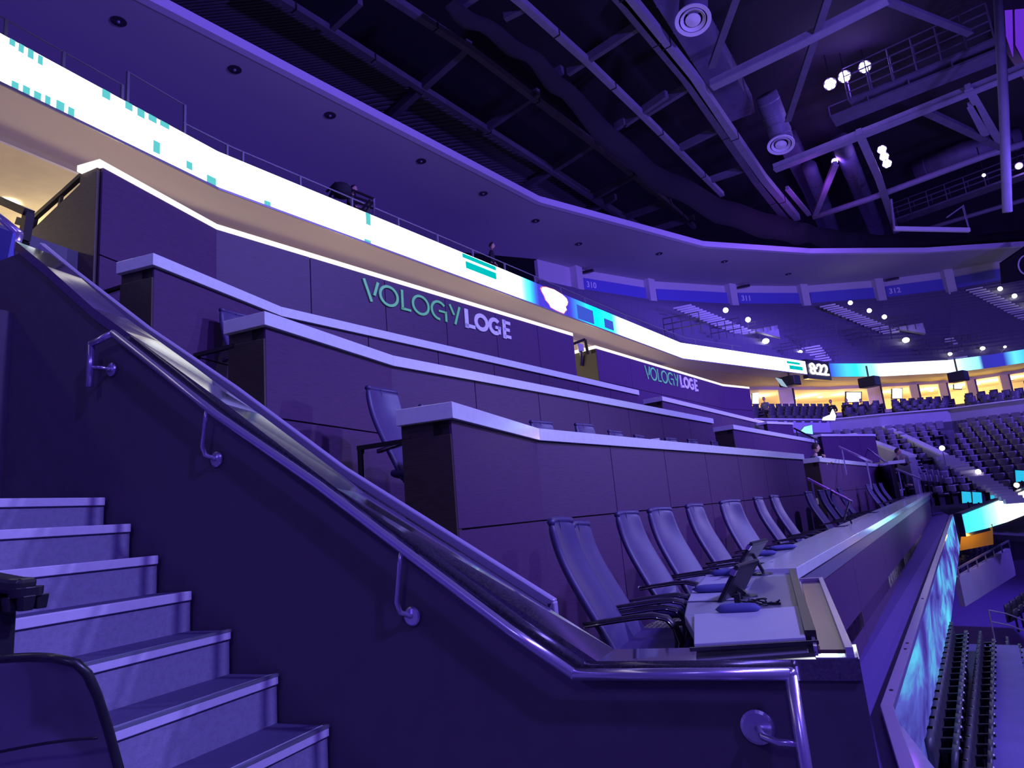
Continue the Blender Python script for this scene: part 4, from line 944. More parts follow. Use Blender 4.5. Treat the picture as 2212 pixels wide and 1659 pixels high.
# ================================================================== roof steel
ZT = 20.0
def beam(t, x0, y0, x1, y1, z=ZT, w=.3, h=.5, name='beam', m='irondk', z1=None):
    a = atZ(x0, y0, z); b = atZ(x1, y1, z1 or z)
    return rel(t, MB().bar([a, b], w, h)).build(name, m, t)
struct('ceiling_roof', MB().box(-34, 60, -12, 110, 24.5, 24.8), 'black')
cor = MB()
edge = [(350, -60), (700, 57), (896, 182), (1180, 361), (1359, 480), (1480, 560)]
inner_e = [atZ(x, y, 20.6) for x, y in ((430, -110), (700, 50), (896, 176), (1180, 352), (1359, 470), (1500, 556))]
outer_e = [atZ(x, y, 20.6) for x, y in ((60, -80), (440, 80), (700, 210), (1010, 375), (1230, 470), (1460, 560))]
for i in range(len(inner_e)-1):
    n = 26
    for k in range(n):
        a = inner_e[i].lerp(inner_e[i+1], k/n); b = inner_e[i].lerp(inner_e[i+1], (k+.5)/n); c = outer_e[i].lerp(outer_e[i+1], (k+.5)/n); d = outer_e[i].lerp(outer_e[i+1], k/n)
        cor.prism([a, b, c, d], (0, 0, -.09))
    cor.prism([inner_e[i], inner_e[i+1], outer_e[i+1], outer_e[i]], (0, 0, .1))
struct('ceiling_deck', cor, 'deck')
L_ = [((560, -30), (700, 57), (896, 182), (1180, 361), (1359, 480)), ((800, -35), (852, 0), (1017, 108), (1271, 301), (1440, 436), (1500, 490)), ((1060, -50), (1129, 7), (1264, 128), (1376, 236), (1470, 330), (1560, 420)), ((1330, -30), (1362, 0), (1500, 170), (1650, 385), (1722, 470)), ((1290, -60), (1340, -5), (1480, 165), (1630, 385), (1700, 475))]
nm = ['roof_purlin along the ceiling edge', 'second', 'third', 'main', 'main']
bl = ['long dull roof beam nearest the ceiling edge', 'long dull roof beam, second from the ceiling edge', 'violet lit roof beam running diagonally past the ceiling grid', 'heavy main roof chord crossing between the round air diffusers', 'dark twin of the heavy main roof chord, just left of it']
for i, P in enumerate(L_):
    t = thing('roof_beam', bl[i], 'beam', tuple(atZ(*P[1], ZT)))
    q = [atZ(x, y, ZT) for x, y in P]
    rel(t, MB().bar(q, .28 if i < 3 else .4, .3 if i < 3 else .5)).build('flange', 'iron' if i in (2, 3) else 'irondk', t)
    for k in range(len(q)-1):
        p = q[k].lerp(q[k+1], .5); rel(t, MB().bar([p, p+(q[k+1]-q[k]).normalized()*.06], .34 if i < 3 else .46, .34 if i < 3 else .54)).build('joint_plate', 'black', t)
X_ = [(845, 250, 1014, 95), (1129, 409, 1291, 304), (1055, 274, 1163, 199), (1284, 426, 1392, 365), (717, 57, 778, 0), (1227, 155, 1376, 57), (1349, 267, 1440, 203), (1400, 242, 1492, 184), (1470, 319, 1565, 272), (1350, 470, 1450, 435), (1530, 390, 1620, 360), (1400, 500, 1500, 470), (980, 20, 1100, -60), (1240, 475, 1330, 425), (1130, 15, 1090, 35), (1350, 262, 1330, 275), (1215, 150, 1190, 165)]
for i, (a, b, c, d) in enumerate(X_):
    t = thing('cross_beam', 'short dull cross beam between the long roof beams', 'beam', tuple(atZ(a, b, ZT+.3)), group='cross beams between the long roof beams')
    rel(t, MB().bar([atZ(a, b, ZT+.1), atZ(c, d, ZT+.1)], .32 if i < 2 else .24, .4)).build('web', 'irondk', t)
def truss(pts, w, label, m='iron', z=None, r=False, zs=None):
    t = thing('roof_truss_member', label, 'truss member', (0, 0, ZT))
    q = [atZ(x, y, (zs[i] if zs else (z or ZT))) for i, (x, y) in enumerate(pts)]
    t.location = q[0]
    (rel(t, MB().tube(q, w/2, 12)) if r else rel(t, MB().bar(q, w, w))).build('member', m, t, smooth=r)
    if not r: rel(t, MB().bar([p+Vector((0, 0, -w*.62)) for p in q], w*1.5, w*.22)).build('bottom_flange', m, t)
    return t
truss([(1536, 182), (1720, 92), (1915, -8)], .34, 'pale roof beam rising from the big chord to the top edge')
truss([(1672, 362), (1900, 272), (2160, 167), (2225, 140)], .36, 'pale roof beam crossing above the row of three violet lamps')
truss([(1756, 470), (1877, 430), (2134, 334), (2225, 306)], .42, 'round pale chord above the railed catwalk, glowing violet at its left end', r=True)
truss([(2002, 494), (2156, 448), (2225, 428)], .34, 'short round pipe beneath the railed catwalk', r=True)
truss([(1536, 142), (1590, -10)], .22, 'thin brace rising beside the large air diffuser', 'irondk')
truss([(1701, 258), (1788, -8)], .22, 'thin brace rising left of the lamp trio', 'irondk')
truss([(1760, 462), (1804, 352)], .26, 'violet lit brace under the single lamp')
truss([(1855, 283), (1897, 380), (1936, 498)], .3, 'slender post hanging down to the end of the railed catwalk')
truss([(1995, 236), (2160, 314)], .28, 'diagonal brace right of the lower lamps', 'irondk')
truss([(2090, 186), (2168, 318)], .26, 'steep brace beside the tall right hand post', 'iron')
truss([(2096, 224), (2128, 288)], .26, 'stubby brace left of the tall right hand post', 'iron')
truss([(1700, 405), (1748, 462)], .2, 'thin violet lit strut left of the swagged drape corner', 'iron')
truss([(1905, -5), (2095, 70)], .2, 'faint brace near the top right corner', 'irondk')
t = thing('roof_post', 'tall round steel post near the right edge of the roof structure', 'post', tuple(atZ(2175, 455, 19)))
dpt = 30
rel(t, MB().tube([atD(2156, -10, dpt), atD(2168, 230, dpt), atD(2176, 458, dpt)], .19, 14)).build('pipe', 'iron', t, smooth=True)
rel(t, MB().tube([atD(2164, -10, dpt+.5), atD(2176, 230, dpt+.5), atD(2182, 420, dpt+.5)], .08, 10)).build('side_pipe', 'irondk', t, smooth=True)
# ducts and round diffusers
def duct(pts, r, label, z=21.5, zs=None, box=False):
    t = thing('air_duct', label, 'duct', tuple(atZ(*pts[0], zs[0] if zs else z)))
    q = [atZ(x, y, zs[i] if zs else z) for i, (x, y) in enumerate(pts)]
    (rel(t, MB().bar(q, r*2, r*1.6)) if box else rel(t, MB().tube(q, r, 18))).build('casing', 'duct', t, smooth=not box)
    for k in range(len(q)-1):
        for f in (.25, .75):
            p = q[k].lerp(q[k+1], f); d = (q[k+1]-q[k]).normalized()*.04
            (rel(t, MB().bar([p-d, p+d], r*2.06, r*1.66)) if box else rel(t, MB().tube([p-d, p+d], r*1.03, 18))).build('seam_band', 'duct', t)
duct([(1430, -60), (1500, 60), (1570, 180), (1600, 235)], .75, 'broad boxy air duct behind the large diffuser', z=23, box=True)
duct([(1655, 205), (1676, 262), (1690, 305)], .62, 'round air duct dropping to the small diffuser', zs=(22.6, 21.4, 20.2))
duct([(1815, 305), (1850, 390), (1895, 500)], .6, 'ribbed air duct right of the single lamp', z=22.5)
duct([(1748, 360), (1790, 470), (1800, 500)], .5, 'dim air duct left of the single lamp', z=23)
duct([(1700, 300), (1750, 400), (1790, 500)], .6, 'dark boxy duct behind the swagged drape corner', z=24, box=True)
duct([(1980, 372), (2080, 330), (2200, 300)], .8, 'large dim duct behind the railed catwalk', z=23.5)
def diffuser(x, y, z, r, label):
    p = atZ(x, y, z); t = thing('round_air_diffuser', label, 'air diffuser', tuple(p))
    tilt = Vector((.1, .32, 1)).normalized()
    for k, (r0, r1, z0, z1) in enumerate(((1.0, .78, 0, .03), (.70, .52, .0, .10), (.42, .0, .03, .02))):
        MB().lathe([(r*r0, z0), (r*r1, z1), (r*r1, z1+.03), (r*r0, z0+.06), (r*r0, z0)] if r1 else [(r*r0, z0), (0, z0-.06), (0, z0+.03), (r*r0, z0+.03)], (0, 0, 0), tilt, 36).build(['outer_ring', 'middle_ring', 'core'][k], 'pilaster', t, smooth=False)
    MB().lathe([(r*.8, .1), (r*.8, 1.2)], (0, 0, 0), tilt, 28).build('neck', 'duct', t, smooth=True)
diffuser(1497, 45, 19.6, .74, 'large round white ceiling air diffuser at the top')
diffuser(1687, 314, 19.9, .76, 'smaller round white air diffuser at the end of the round duct')
# catwalks
def catwalk(x0, y0, x1, y1, z, label, rails=(.5, .9, 1.25), n=8, m='irondk', w=.9, posts=True):
    a = atZ(x0, y0, z); b = atZ(x1, y1, z); t = thing('catwalk', label, 'catwalk', tuple(a))
    rel(t, MB().bar([a, b], w, .12)).build('deck_grating', m, t)
    d = (b-a).normalized(); s = Vector((-d.y, d.x, 0))*w/2
    for sg in (-1, 1):
        for h in rails: rel(t, MB().bar([a+s*sg+Vector((0, 0, h)), b+s*sg+Vector((0, 0, h))], .05, .05)).build('guard_rail', 'irondk', t)
        for k in range(n+1):
            p = a.lerp(b, k/n)+s*sg; rel(t, MB().bar([p, p+Vector((0, 0, max(rails)))], .06, .06)).build('post', 'irondk', t)
    return t
catwalk(1838, 225, 2150, 92, 21.0, 'upper railed catwalk behind the trio of violet lamps', rails=(.5, 1.0, 1.5, 2.0), n=6)
catwalk(1800, 262, 2160, 118, 20.6, 'lower walkway slab under the upper railed catwalk', rails=(.6,), n=4, w=1.3)
catwalk(1938, 478, 2225, 376, 20.2, 'railed catwalk above the white bar near the dark drape', rails=(.5, .9, 1.3), n=7, w=1.2)
t = thing('catwalk_toe_bar', 'bright white bar along the end of the railed catwalk, just above the drape', 'bar', tuple(atD(1932, 496, 44)))
q = [atD(x, y, 44) for x, y in ((1932, 494), (2094, 497))]; rel(t, MB().bar(q, .2, .26)).build('bar', 'pilaster', t)
q = [atD(x, y, 44) for x, y in ((2094, 497), (2080, 445), (2045, 470))]; rel(t, MB().bar(q, .08, .08)).build('brace', 'iron', t)
q = [atD(x, y, 44) for x, y in ((1932, 494), (1925, 430))]; rel(t, MB().bar(q, .1, .1)).build('upright', 'iron', t)
# theatrical lamps
def lamp(x, y, depth, r, label, power=60, beads=True, m='lampviolet'):
    p = atD(x, y, depth); t = thing('stage_lamp', label, 'lamp', tuple(p)); ax = (Vector((0, 0, 0))-p).normalized(); ax.z -= .2; ax.normalize()
    MB().lathe([(0, -.5*r), (r*.7, -.5*r), (r*1.05, -.0), (r*1.05, .08), (r*.95, .08)], (0, 0, 0), ax, 20).build('housing', 'darksteel', t)
    mb = MB()
    if beads:
        for k in range(7):
            a = k*PI/3; c = Vector((0, 0, .09)) if k == 6 else Vector((math.cos(a)*r*.6, math.sin(a)*r*.6, .09))
            q = Vector((0, 0, 1)).rotation_difference(ax); mb.ball(q @ c, r*.36, n=8, m=6)
    else: mb.ball(ax*.1, r*.8)
    mb.build('lenses', m, t)
    MB().bar([(0, 0, r*.9), (0, 0, r*.9+1.9)], .05, .05).build('yoke', 'darksteel', t)
    if power: point('lamp_glow', tuple(p+ax*.45), power, (.22, .08, 1.0), .15)
for x, y, l in ((1793, 181, 'left'), (1824, 165, 'middle'), (1868, 144, 'right')): lamp(x, y, 38, .33, '%s lamp of the upper glowing trio under the catwalk' % l, 140)
for x, y, l in ((1905, 323, 'top'), (1910, 338, 'middle'), (1916, 353, 'bottom')): lamp(x, y, 44, .28, '%s lamp of the lower stacked glowing trio' % l, 60)
lamp(1803, 348, 46, .22, 'single violet lamp left of the stacked trio', 160, False)
lamp(2201, 358, 46, .24, 'single violet lamp at the right edge', 60, False)
lamp(2125, 378, 44, .13, 'tiny white lamp above the railed catwalk', 0, False, 'lampwhite')
point('lamp_glow', tuple(atD(1765, 440, 44)), 220, (.4, .06, 1.0), .2)
for x, y in ((2025, 66), (2058, 60), (2085, 55)):
    p = atD(x, y, 40); t = thing('unlit_lamp', 'dim boxy lamp at the far end of the upper catwalk', 'lamp', tuple(p), group='dim boxy lamps on the upper catwalk'); MB().box(-.22, .22, -.2, .2, -.25, .25).build('housing', 'iron', t, bevel=.04); MB().box(-.14, .14, -.22, -.19, -.14, .14).build('lens', 'pilaster', t); MB().bar([(0, 0, -.2), (0, 0, -2.1)], .06, .06).build('stand_pipe', 'irondk', t)
# swagged black drape
t = thing('drape', 'long black swagged drape hanging under the roof beams, sweeping to the right edge', 'drape', tuple(atZ(1700, 500, 19)))
TP = [(984, -5), (1139, 95), (1240, 190), (1409, 350), (1560, 430), (1690, 468), (1760, 490), (1830, 500), (1930, 510), (2030, 515), (2120, 508), (2230, 492)]
BT = [(960, 15), (1110, 115), (1215, 222), (1390, 392), (1545, 480), (1690, 520), (1760, 530), (1830, 538), (1930, 545), (2030, 546), (2120, 542), (2230, 532)]
DZ = [19.2]*12
rows = [[], [], [], []]
for i in range(len(TP)-1):
    for k in range(8):
        f = k/8; j = i*8+k
        a = atZ(TP[i][0]*(1-f)+TP[i+1][0]*f, TP[i][1]*(1-f)+TP[i+1][1]*f, 19.4); n = a.length; b_ = ray(BT[i][0]*(1-f)+BT[i+1][0]*f, BT[i][1]*(1-f)+BT[i+1][1]*f)
        b = b_*(Vector((a.x, a.y)).length/Vector((b_.x, b_.y)).length)
        sw = .16*math.sin(j*1.05)+.1*math.sin(j*.37)
        for r_, f2 in enumerate((0, .33, .7, 1)):
            p = a.lerp(b, f2); rd = Vector((p.x, p.y, 0)).normalized(); rows[r_].append(p+rd*sw*(1+f2)+Vector((0, 0, -.12*abs(math.sin(j*.4))*f2)))
rel(t, MB().grid(rows)).build('cloth', 'cloth', t, smooth=True, solid=.03)
# vertical LED strips of the hanging scoreboard, top right corner
t = thing('hanging_scoreboard', 'corner of a hanging scoreboard with glowing violet vertical strips, top right', 'scoreboard', tuple(atD(2190, 60, 36)))
for x0, x1 in ((2166, 2186), (2192, 2230)):
    q = [atD(x0, -20, 36), atD(x1, -20, 36), atD(x1+3, 100+(x1-2166)*1.1, 36), atD(x0+3, 60+(x0-2166)*1.4, 36)]
    rel(t, MB().prism(q, (FW*.05))).build('led_strip', lednoise('strip_led%d' % x0, (.10, .02, .5), (.25, .05, .8), (.5, .15, 1), .8, (3, 12, 1)) if False else emis('strip_led%d' % x0, (.16, .03, .75), .8), t)
q = [atD(2160, -20, 36.2), atD(2235, -20, 36.2), atD(2235, 170, 36.2), atD(2165, 60, 36.2)]
rel(t, MB().prism(q, FW*.6)).build('frame_body', 'darksteel', t)
# hanging round-logo panel at right edge
t = thing('hanging_banner', 'dark hanging panel with part of a pale ring emblem at the right edge', 'panel', tuple(atD(2190, 580, 47)))
q = [atD(2168, 566, 47), atD(2235, 520, 47), atD(2235, 600, 47), atD(2172, 612, 47)]
rel(t, MB().prism(q, FW*.4)).build('panel_body', 'groove', t)
c = atD(2222, 572, 46.9)
rel(t, MB().tube([c+RT*(.72*math.cos(a))+UP*(.72*math.sin(a)) for a in [PI*.55+PI*k/14*.9 for k in range(15)]], .05, 8)).build('ring_emblem', 'signwhite', t)
# ================================================================== upper tier on the far side
Apx = [(1160, 662), (1240, 690), (1400, 746), (1560, 785), (1730, 806), (1900, 813), (2050, 805), (2260, 776)]
SOFo = offs(SOF, .7)
A_ = [Vector(hit(SOFo, x, y)[1].xy) if hit(SOFo, x, y) else Vector(zpt(x, y, ZR0))*1.02 for x, y in Apx]
Bv = [Vector(p) for p in BK[3:]]
botpx = [(1160, 605), (1257, 624), (1402, 651), (1578, 655), (1744, 656), (1905, 640), (2050, 620), (2260, 585)]
ZB = 15.2
NR = 22
def tierpt(i, k, zoff=0):
    f = k/NR; return Vector((A_[i].x*(1-f)+Bv[i].x*f, A_[i].y*(1-f)+Bv[i].y*f, 7.9+(ZB-7.9)*f+zoff))
m = MB(); sm_ = MB()
for i in range(len(A_)-1):
    for k in range(NR):
        a, b, c, d = tierpt(i, k), tierpt(i+1, k), tierpt(i+1, k+1), tierpt(i, k+1)
        m.hexa([a+Vector((0, 0, -.4)), b+Vector((0, 0, -.4)), Vector((c.x, c.y, b.z-.4)), Vector((d.x, d.y, a.z-.4)), a, b, Vector((c.x, c.y, b.z)), Vector((d.x, d.y, a.z))])
        L = (b-a).length; n = int(L/.62)
        for s in range(n):
            p = a.lerp(b, (s+.004)/n).lerp(d.lerp(c, (s+.004)/n), .45); q = a.lerp(b, (s+.996)/n).lerp(d.lerp(c, (s+.996)/n), .45); z = a.z
            sm_.quad((p.x, p.y, z), (q.x, q.y, z), (q.x, q.y, z+.5), (p.x, p.y, z+.5))
struct('floor_upper_tier', m, 'tier')
o = sm_.build('upper_seats', 'upseat', solid=.06); tag(o, 'dark rows of empty seats filling the far upper tier', 'seats', kind='stuff')
# back wall, blue fascia panels with section numbers and pilasters
struct('wall_upper', strip(MB(), [tuple(p) for p in Bv], offs([tuple(p) for p in Bv], .3), 14.4, ZC), 'pilaster')
pz = lambda x, y: hit([tuple(p) for p in Bv], x, y)[1]
edges = [1250, 1405, 1580, 1735, 1900, 2055, 2230]
tz_ = pz(1330, 612).z; bz_ = pz(1330, 640).z
nums = {0: '310', 2: '311', 4: '312'}
Bin = offs([tuple(p) for p in Bv], -.12)
for k in range(len(edges)-1):
    h0, h1 = hit(Bin, edges[k]+12, 620), hit(Bin, edges[k+1]-4, 620)
    if not h0 or not h1: continue
    a, b = h0[1], h1[1]
    zz0, zz1 = 15.25, 16.35
    _lab = 'blue fascia panel high on the far wall, %s' % ['leftmost one reading 310', 'second from the left, blank', 'middle one reading 311', 'blank one right of the middle', 'right hand one reading 312', 'last one at the right edge'][k]
    t = thing('blue_fascia_panel', _lab, 'panel', (a.x, a.y, zz0))
    rel(t, MB().slab((a.x, a.y), (b.x, b.y), .1, zz0, zz1)).build('board', 'bluepanel', t)
    if k in nums:
        d = Vector((b.x-a.x, b.y-a.y, 0)).normalized(); tm = text_mb(nums[k], .62, .02, .012)
        tm.xf(frame((a.x+d.y*.03+d.x*.2, a.y-d.x*.03+d.y*.2, zz0+.42), d)); rel(t, tm).build('section_number', 'signwhite', t)
for k, x in enumerate(edges[:-1]):
    h = hit(Bin, x, 620)
    p = h[1]; t = thing('pilaster', 'pale short pilaster hanging between the blue fascia panels', 'pilaster', (p.x, p.y, 15.0), group='pale pilasters between the fascia panels')
    MB().box(-.32, .32, -.55, .2, -.15, 2.0).build('shaft', 'pilaster', t); t.rotation_euler = (0, 0, -h[0]*1.1-.2)
    if k in (0, 2, 4):
        p2 = pz(x+24, 600); s = thing('wall_fixture', 'small dark fixture above the number panel', 'fixture', (p2.x, p2.y-.6, 16.75), group='dark fixtures above the numbers'); MB().box(-.5, .5, -.15, .15, -.08, .08).build('body', 'darksteel', s, bevel=.03)
# lit stair aisles of the upper tier
def aisle(x0, y0, x1, y1, n, label, w=1.15, depth0=None, lights=()):
    t = None
    P = [(x0+(x1-x0)*k/n, y0+(y1-y0)*k/n) for k in range(n+1)]
    pts = []
    for k, (x, y) in enumerate(P):
        # intersect with the sloping tier: march along the ray
        d = ray(x, y); best = None
        for s in range(200, 800):
            q = d*(s*.1)
            f = tier_f(q)
            if f is not None and 0 <= f <= 1 and q.z <= 7.9+(ZB-7.9)*f+.25: best = q; break
        if best: pts.append(best)
    if not pts: return
    t = thing('stair_aisle', label, 'stairs', tuple(pts[-1]))
    d = (pts[-1]-pts[0]); s = Vector((1, -.0, 0))
    for p in pts: rel(t, MB().box(p.x-w/2, p.x+w/2, p.y-.18, p.y+.18, p.z-.02, p.z+.09)).build('step', 'white', t)
    for f in lights:
        p = pts[min(len(pts)-1, int(f*len(pts)))]; l = thing('aisle_light', 'small bright aisle light on the far upper stairs', 'light', (p.x+.9, p.y, p.z+.5), group='aisle lights of the far upper stairs'); MB().ball((0, 0, 0), .17).build('globe', 'lampwhite', l)
def tier_f(q):
    best = None
    for i in range(len(A_)-1):
        # local coordinates inside the quad
        a, b = A_[i], A_[i+1]; e = (b-a).normalized(); n = Vector((-e.y, e.x)); dA = (Vector(q.xy)-a).dot(n); s = (Vector(q.xy)-a).dot(e)/(b-a).length
        D = ((Bv[i]+Bv[i+1])/2-(a+b)/2).dot(n)
        if -.25 <= s <= 1.3 and dA >= 0: return min(1.0, dA/D)
    return None
aisle(1475, 665, 1612, 722, 17, 'narrow pale lit stairs climbing the far upper tier, leftmost flight', lights=(.45, .78))
aisle(1788, 662, 1925, 720, 17, 'pale lit stairs of the far upper tier, middle flight under number 312', lights=(.2, .45, .72))
aisle(2104, 626, 2225, 690, 16, 'pale lit stairs of the far upper tier, right flight', lights=(.25, .5, .75))
aisle(1752, 752, 1775, 782, 6, 'short pale stairs just above the clock board', w=1.2)
aisle(2040, 735, 2068, 775, 7, 'short pale stairs above the far ribbon board', w=1.2)
def tierhit(x, y):
    d = ray(x, y)
    for s in range(200, 900):
        q = d*(s*.1); f = tier_f(q)
        if f is not None and q.z <= 7.9+(ZB-7.9)*f+.3: return q
    return d*45
for k, (x, y, r) in enumerate(((1656, 745, .22), (1957, 742, .24), (1730, 768, .14), (2122, 760, .16), (2052, 772, .14), (2170, 757, .1))):
    p = tierhit(x, y); l = thing('flood_lamp', 'bright white round lamp in the far upper tier, %s' % ['above the white ribbon', 'above the cyan ribbon', 'just left of the clock', 'right, above the ribbon end', 'at the short right stairs', 'tiny at far right'][k], 'lamp', tuple(p+Vector((0, -.3, .2))))
    MB().ball((0, 0, 0), r*1.0, r*.8, r*.8).build('globe', 'lampwhite', l); MB().bar([(0, 0.1, -.1), (-.4, .3, -.5)], .06, .06).build('arm', 'rail', l)
# vomitory boxes with rails
def vom(x0, y0, x1, y1, label, boxh=.0):
    a = tierhit(x0, y1); sx = (x1-x0)/FPX*a.length*.98; h = (y1-y0)/FPX*a.length*.98
    t = thing('vomitory_guard', label, 'guard rail', tuple(a))
    for f in (0, .5, 1): MB().bar([(0, -.3, h*f*.6+h*.4), (sx, -.3, h*f*.6+h*.4)], .05, .05).build('rail', 'irondk', t)
    for k in range(5): MB().bar([(sx*k/4, -.3, 0), (sx*k/4, -.3, h)], .04, .04).build('post', 'irondk', t)
    if boxh: MB().prism([(0, -.2, h*.45), (sx, -.2, h*.45), (sx, -.2, h*.45-boxh)], (0, .6, 0)).build('panel', 'bowlwall', t)
for a in ((1620, 700, 1676, 724, 'railed opening with a triangular violet panel, above the white ribbon', .9), (1724, 718, 1798, 752, 'wide railed opening in the upper tier right of the triangular panel', 0), (1845, 718, 1910, 748, 'wide railed opening left of the cyan ribbon lamp', 0), (1925, 695, 1980, 722, 'railed opening with a triangular violet panel under number 312', .9),
          (1690, 746, 1732, 768, 'low rail frame just left of the clock board', 0), (1788, 758, 1828, 782, 'low rail frame just right of the clock board', 0), (1985, 742, 2025, 770, 'low rail frame above the burnt out ribbon', 0), (2060, 735, 2100, 765, 'low rail frame above the short right stairs', 0), (1440, 690, 1515, 735, 'rail cage in shadow above the white ribbon', 0), (1540, 700, 1600, 738, 'second rail cage above the white ribbon', 0)): vom(*a)
# ================================================================== suite level (warm lit) between ribbon and lower bowl
Fpx = [(1560, 905), (1640, 907), (1790, 908), (1900, 897), (2050, 884), (2240, 860)]
ZF = 3.4
Fp = [Vector(zpt(x, y, ZF)) for x, y in Fpx]
Rpx = [(1560, 842), (1640, 842), (1790, 842), (1900, 836), (2050, 828), (2240, 800)]
ZRm = 7.2
Rp = [Vector(zpt(x, y, ZRm)) for x, y in Rpx]
NS = 5
m = MB()
def sp(i, f, z=None):
    return Vector((Fp[i].x*(1-f)+Rp[i].x*f, Fp[i].y*(1-f)+Rp[i].y*f, ZF-.6+2.9*f if z is None else z))
for i in range(len(Fp)-1):
    for k in range(NS):
        a, b, c, d = sp(i, k/NS*.8), sp(i+1, k/NS*.8), sp(i+1, (k+1)/NS*.8), sp(i, (k+1)/NS*.8)
        m.hexa([(a.x, a.y, 2.0), (b.x, b.y, 2.0), (c.x, c.y, 2.0), (d.x, d.y, 2.0), a, b, (c.x, c.y, b.z), (d.x, d.y, a.z)])
struct('floor_suites', m, 'tier')
struct('floor_suite_rooms', strip(MB(), [tuple(sp(i, .8).xy) for i in range(6)], offs([tuple(p) for p in Rp], 8), 4.8, 5.15), 'cream')
struct('wall_suite_back', strip(MB(), offs([tuple(p) for p in Rp], 6), offs([tuple(p) for p in Rp], 6.2), 4.4, 7.9), 'cream')
struct('ceiling_suites', strip(MB(), offs([tuple(p) for p in Rp], .0), offs([tuple(p) for p in Rp], 6.2), ZRm, ZRm+.3), 'soffit')
struct('wall_suite_front', strip(MB(), [tuple(p) for p in Fp], offs([tuple(p) for p in Fp], .2), 2.3, ZF), 'bowlwall')
struct('trim_4', strip(MB(), offs([tuple(p) for p in Fp], -.08), offs([tuple(p) for p in Fp], .2), ZF, ZF+.06), 'white')
for x, w, l in ((1697, .9, 'left of the lit suite'), (1888, .85, 'between the screens'), (1975, .5, 'right of the white screen'), (2038, .5, 'between two lit rooms'), (2100, .5, 'far right between lit rooms'), (2175, .5, 'at the right edge')):
    h = hit([tuple(p) for p in Rp], x, 850)
    if not h: continue
    p = h[1]; t = thing('suite_column', 'pale square column %s' % l, 'column', (p.x, p.y, 4.7)); MB().box(-w/2, w/2, -.3, .3, 0, ZRm-4.7).build('shaft', 'soffit', t); MB().box(w/2, w/2+.12, -.3, .5, 0, ZRm-4.7).build('dark_edge', 'darksteel', t)
for x, l in ((1640, ''), (1745, ''), (1820, ''), (1925, ''), (2000, ''), (2070, ''), (2140, ''), (2200, '')):
    h = hit([tuple(p) for p in offs([tuple(p) for p in Rp], 2.2)], x, 850)
    if h: point('suite_lamp', (h[1].x, h[1].y, 6.6), 170, (1.0, .76, .34), .2)
for x, y in ((1722, 870), (1770, 850), (1830, 838), (1925, 832), (2010, 838), (2062, 836), (2112, 830)):
    h = hit(offs([tuple(p) for p in Rp], 3), x, y)[1]; t = thing('suite_downlight', 'small warm ceiling lamp inside the lit suites', 'light', (h.x, h.y, ZRm-.03), group='warm ceiling lamps of the suites'); MB().ball((0, 0, 0), .18, .18, .05).build('lens', 'lampwarm', t)
for x0, y0, x1, y1, l, mt_ in ((1624, 845, 1640, 874, 'small bright television at the left end of the suites', 'screenw'), (1826, 846, 1862, 870, 'large glowing white television in the wide suite', 'screenw'), (1926, 838, 1950, 862, 'tilted white television in the small yellow room', 'screenw'), (2060, 812, 2078, 842, 'white television in the right lit room', 'screenw'), (2172, 808, 2190, 822, 'small television at far right', 'screenw')):
    h = hit(offs([tuple(p) for p in Rp], 1.2), (x0+x1)/2, (y0+y1)/2)[1]; dpt = h.dot(FW); t = thing('television', l, 'television', tuple(h))
    q = [atD(*c, dpt) for c in ((x0, y1), (x1, y1), (x1, y0), (x0, y0))]
    rel(t, MB().prism(q, FW*.1)).build('casing', 'plastic', t); qc = sum(q, Vector())/4
    rel(t, MB().prism([qc+(p-qc)*.86-FW*.03 for p in q], FW*.02)).build('screen', mt_, t)
for x, y, l, s in ((1706, 824, 'black speaker box hanging below the ribbon, near the clock', 1), (1878, 826, 'black speaker box hanging below the cyan ribbon', 1), (2070, 814, 'black speaker box hanging at the far right of the ribbon', .9)):
    p = atD(x, y, 41.5); t = thing('hanging_speaker', l, 'speaker', tuple(p)); t.rotation_euler = (0, 0, -.5)
    MB().box(-.52*s, .52*s, -.4, .4, -.30, .32).build('cabinet', 'plastic', t, bevel=.05); MB().box(-.48*s, .48*s, -.44, -.401, -.26, .28).build('grille', 'groove', t)
    MB().bar([(0, 0, .3), (0, 0, max(.6, ZR0-p.z+.02))], .08, .08).build('hanger', 'darksteel', t)
p = atD(1689, 822, 41.2); t = thing('side_screen', 'small pale screen on the left side of the speaker near the clock', 'screen', tuple(p)); MB().hexa([(-.1, 0, -.3), (.25, .1, -.45), (.25, .2, -.45), (-.1, .1, -.3), (-.35, 0, .25), (.0, .1, .1), (.0, .2, .1), (-.35, .1, .25)]).build('panel', emis('dim_screen', (.5, .7, .9), .7), t)
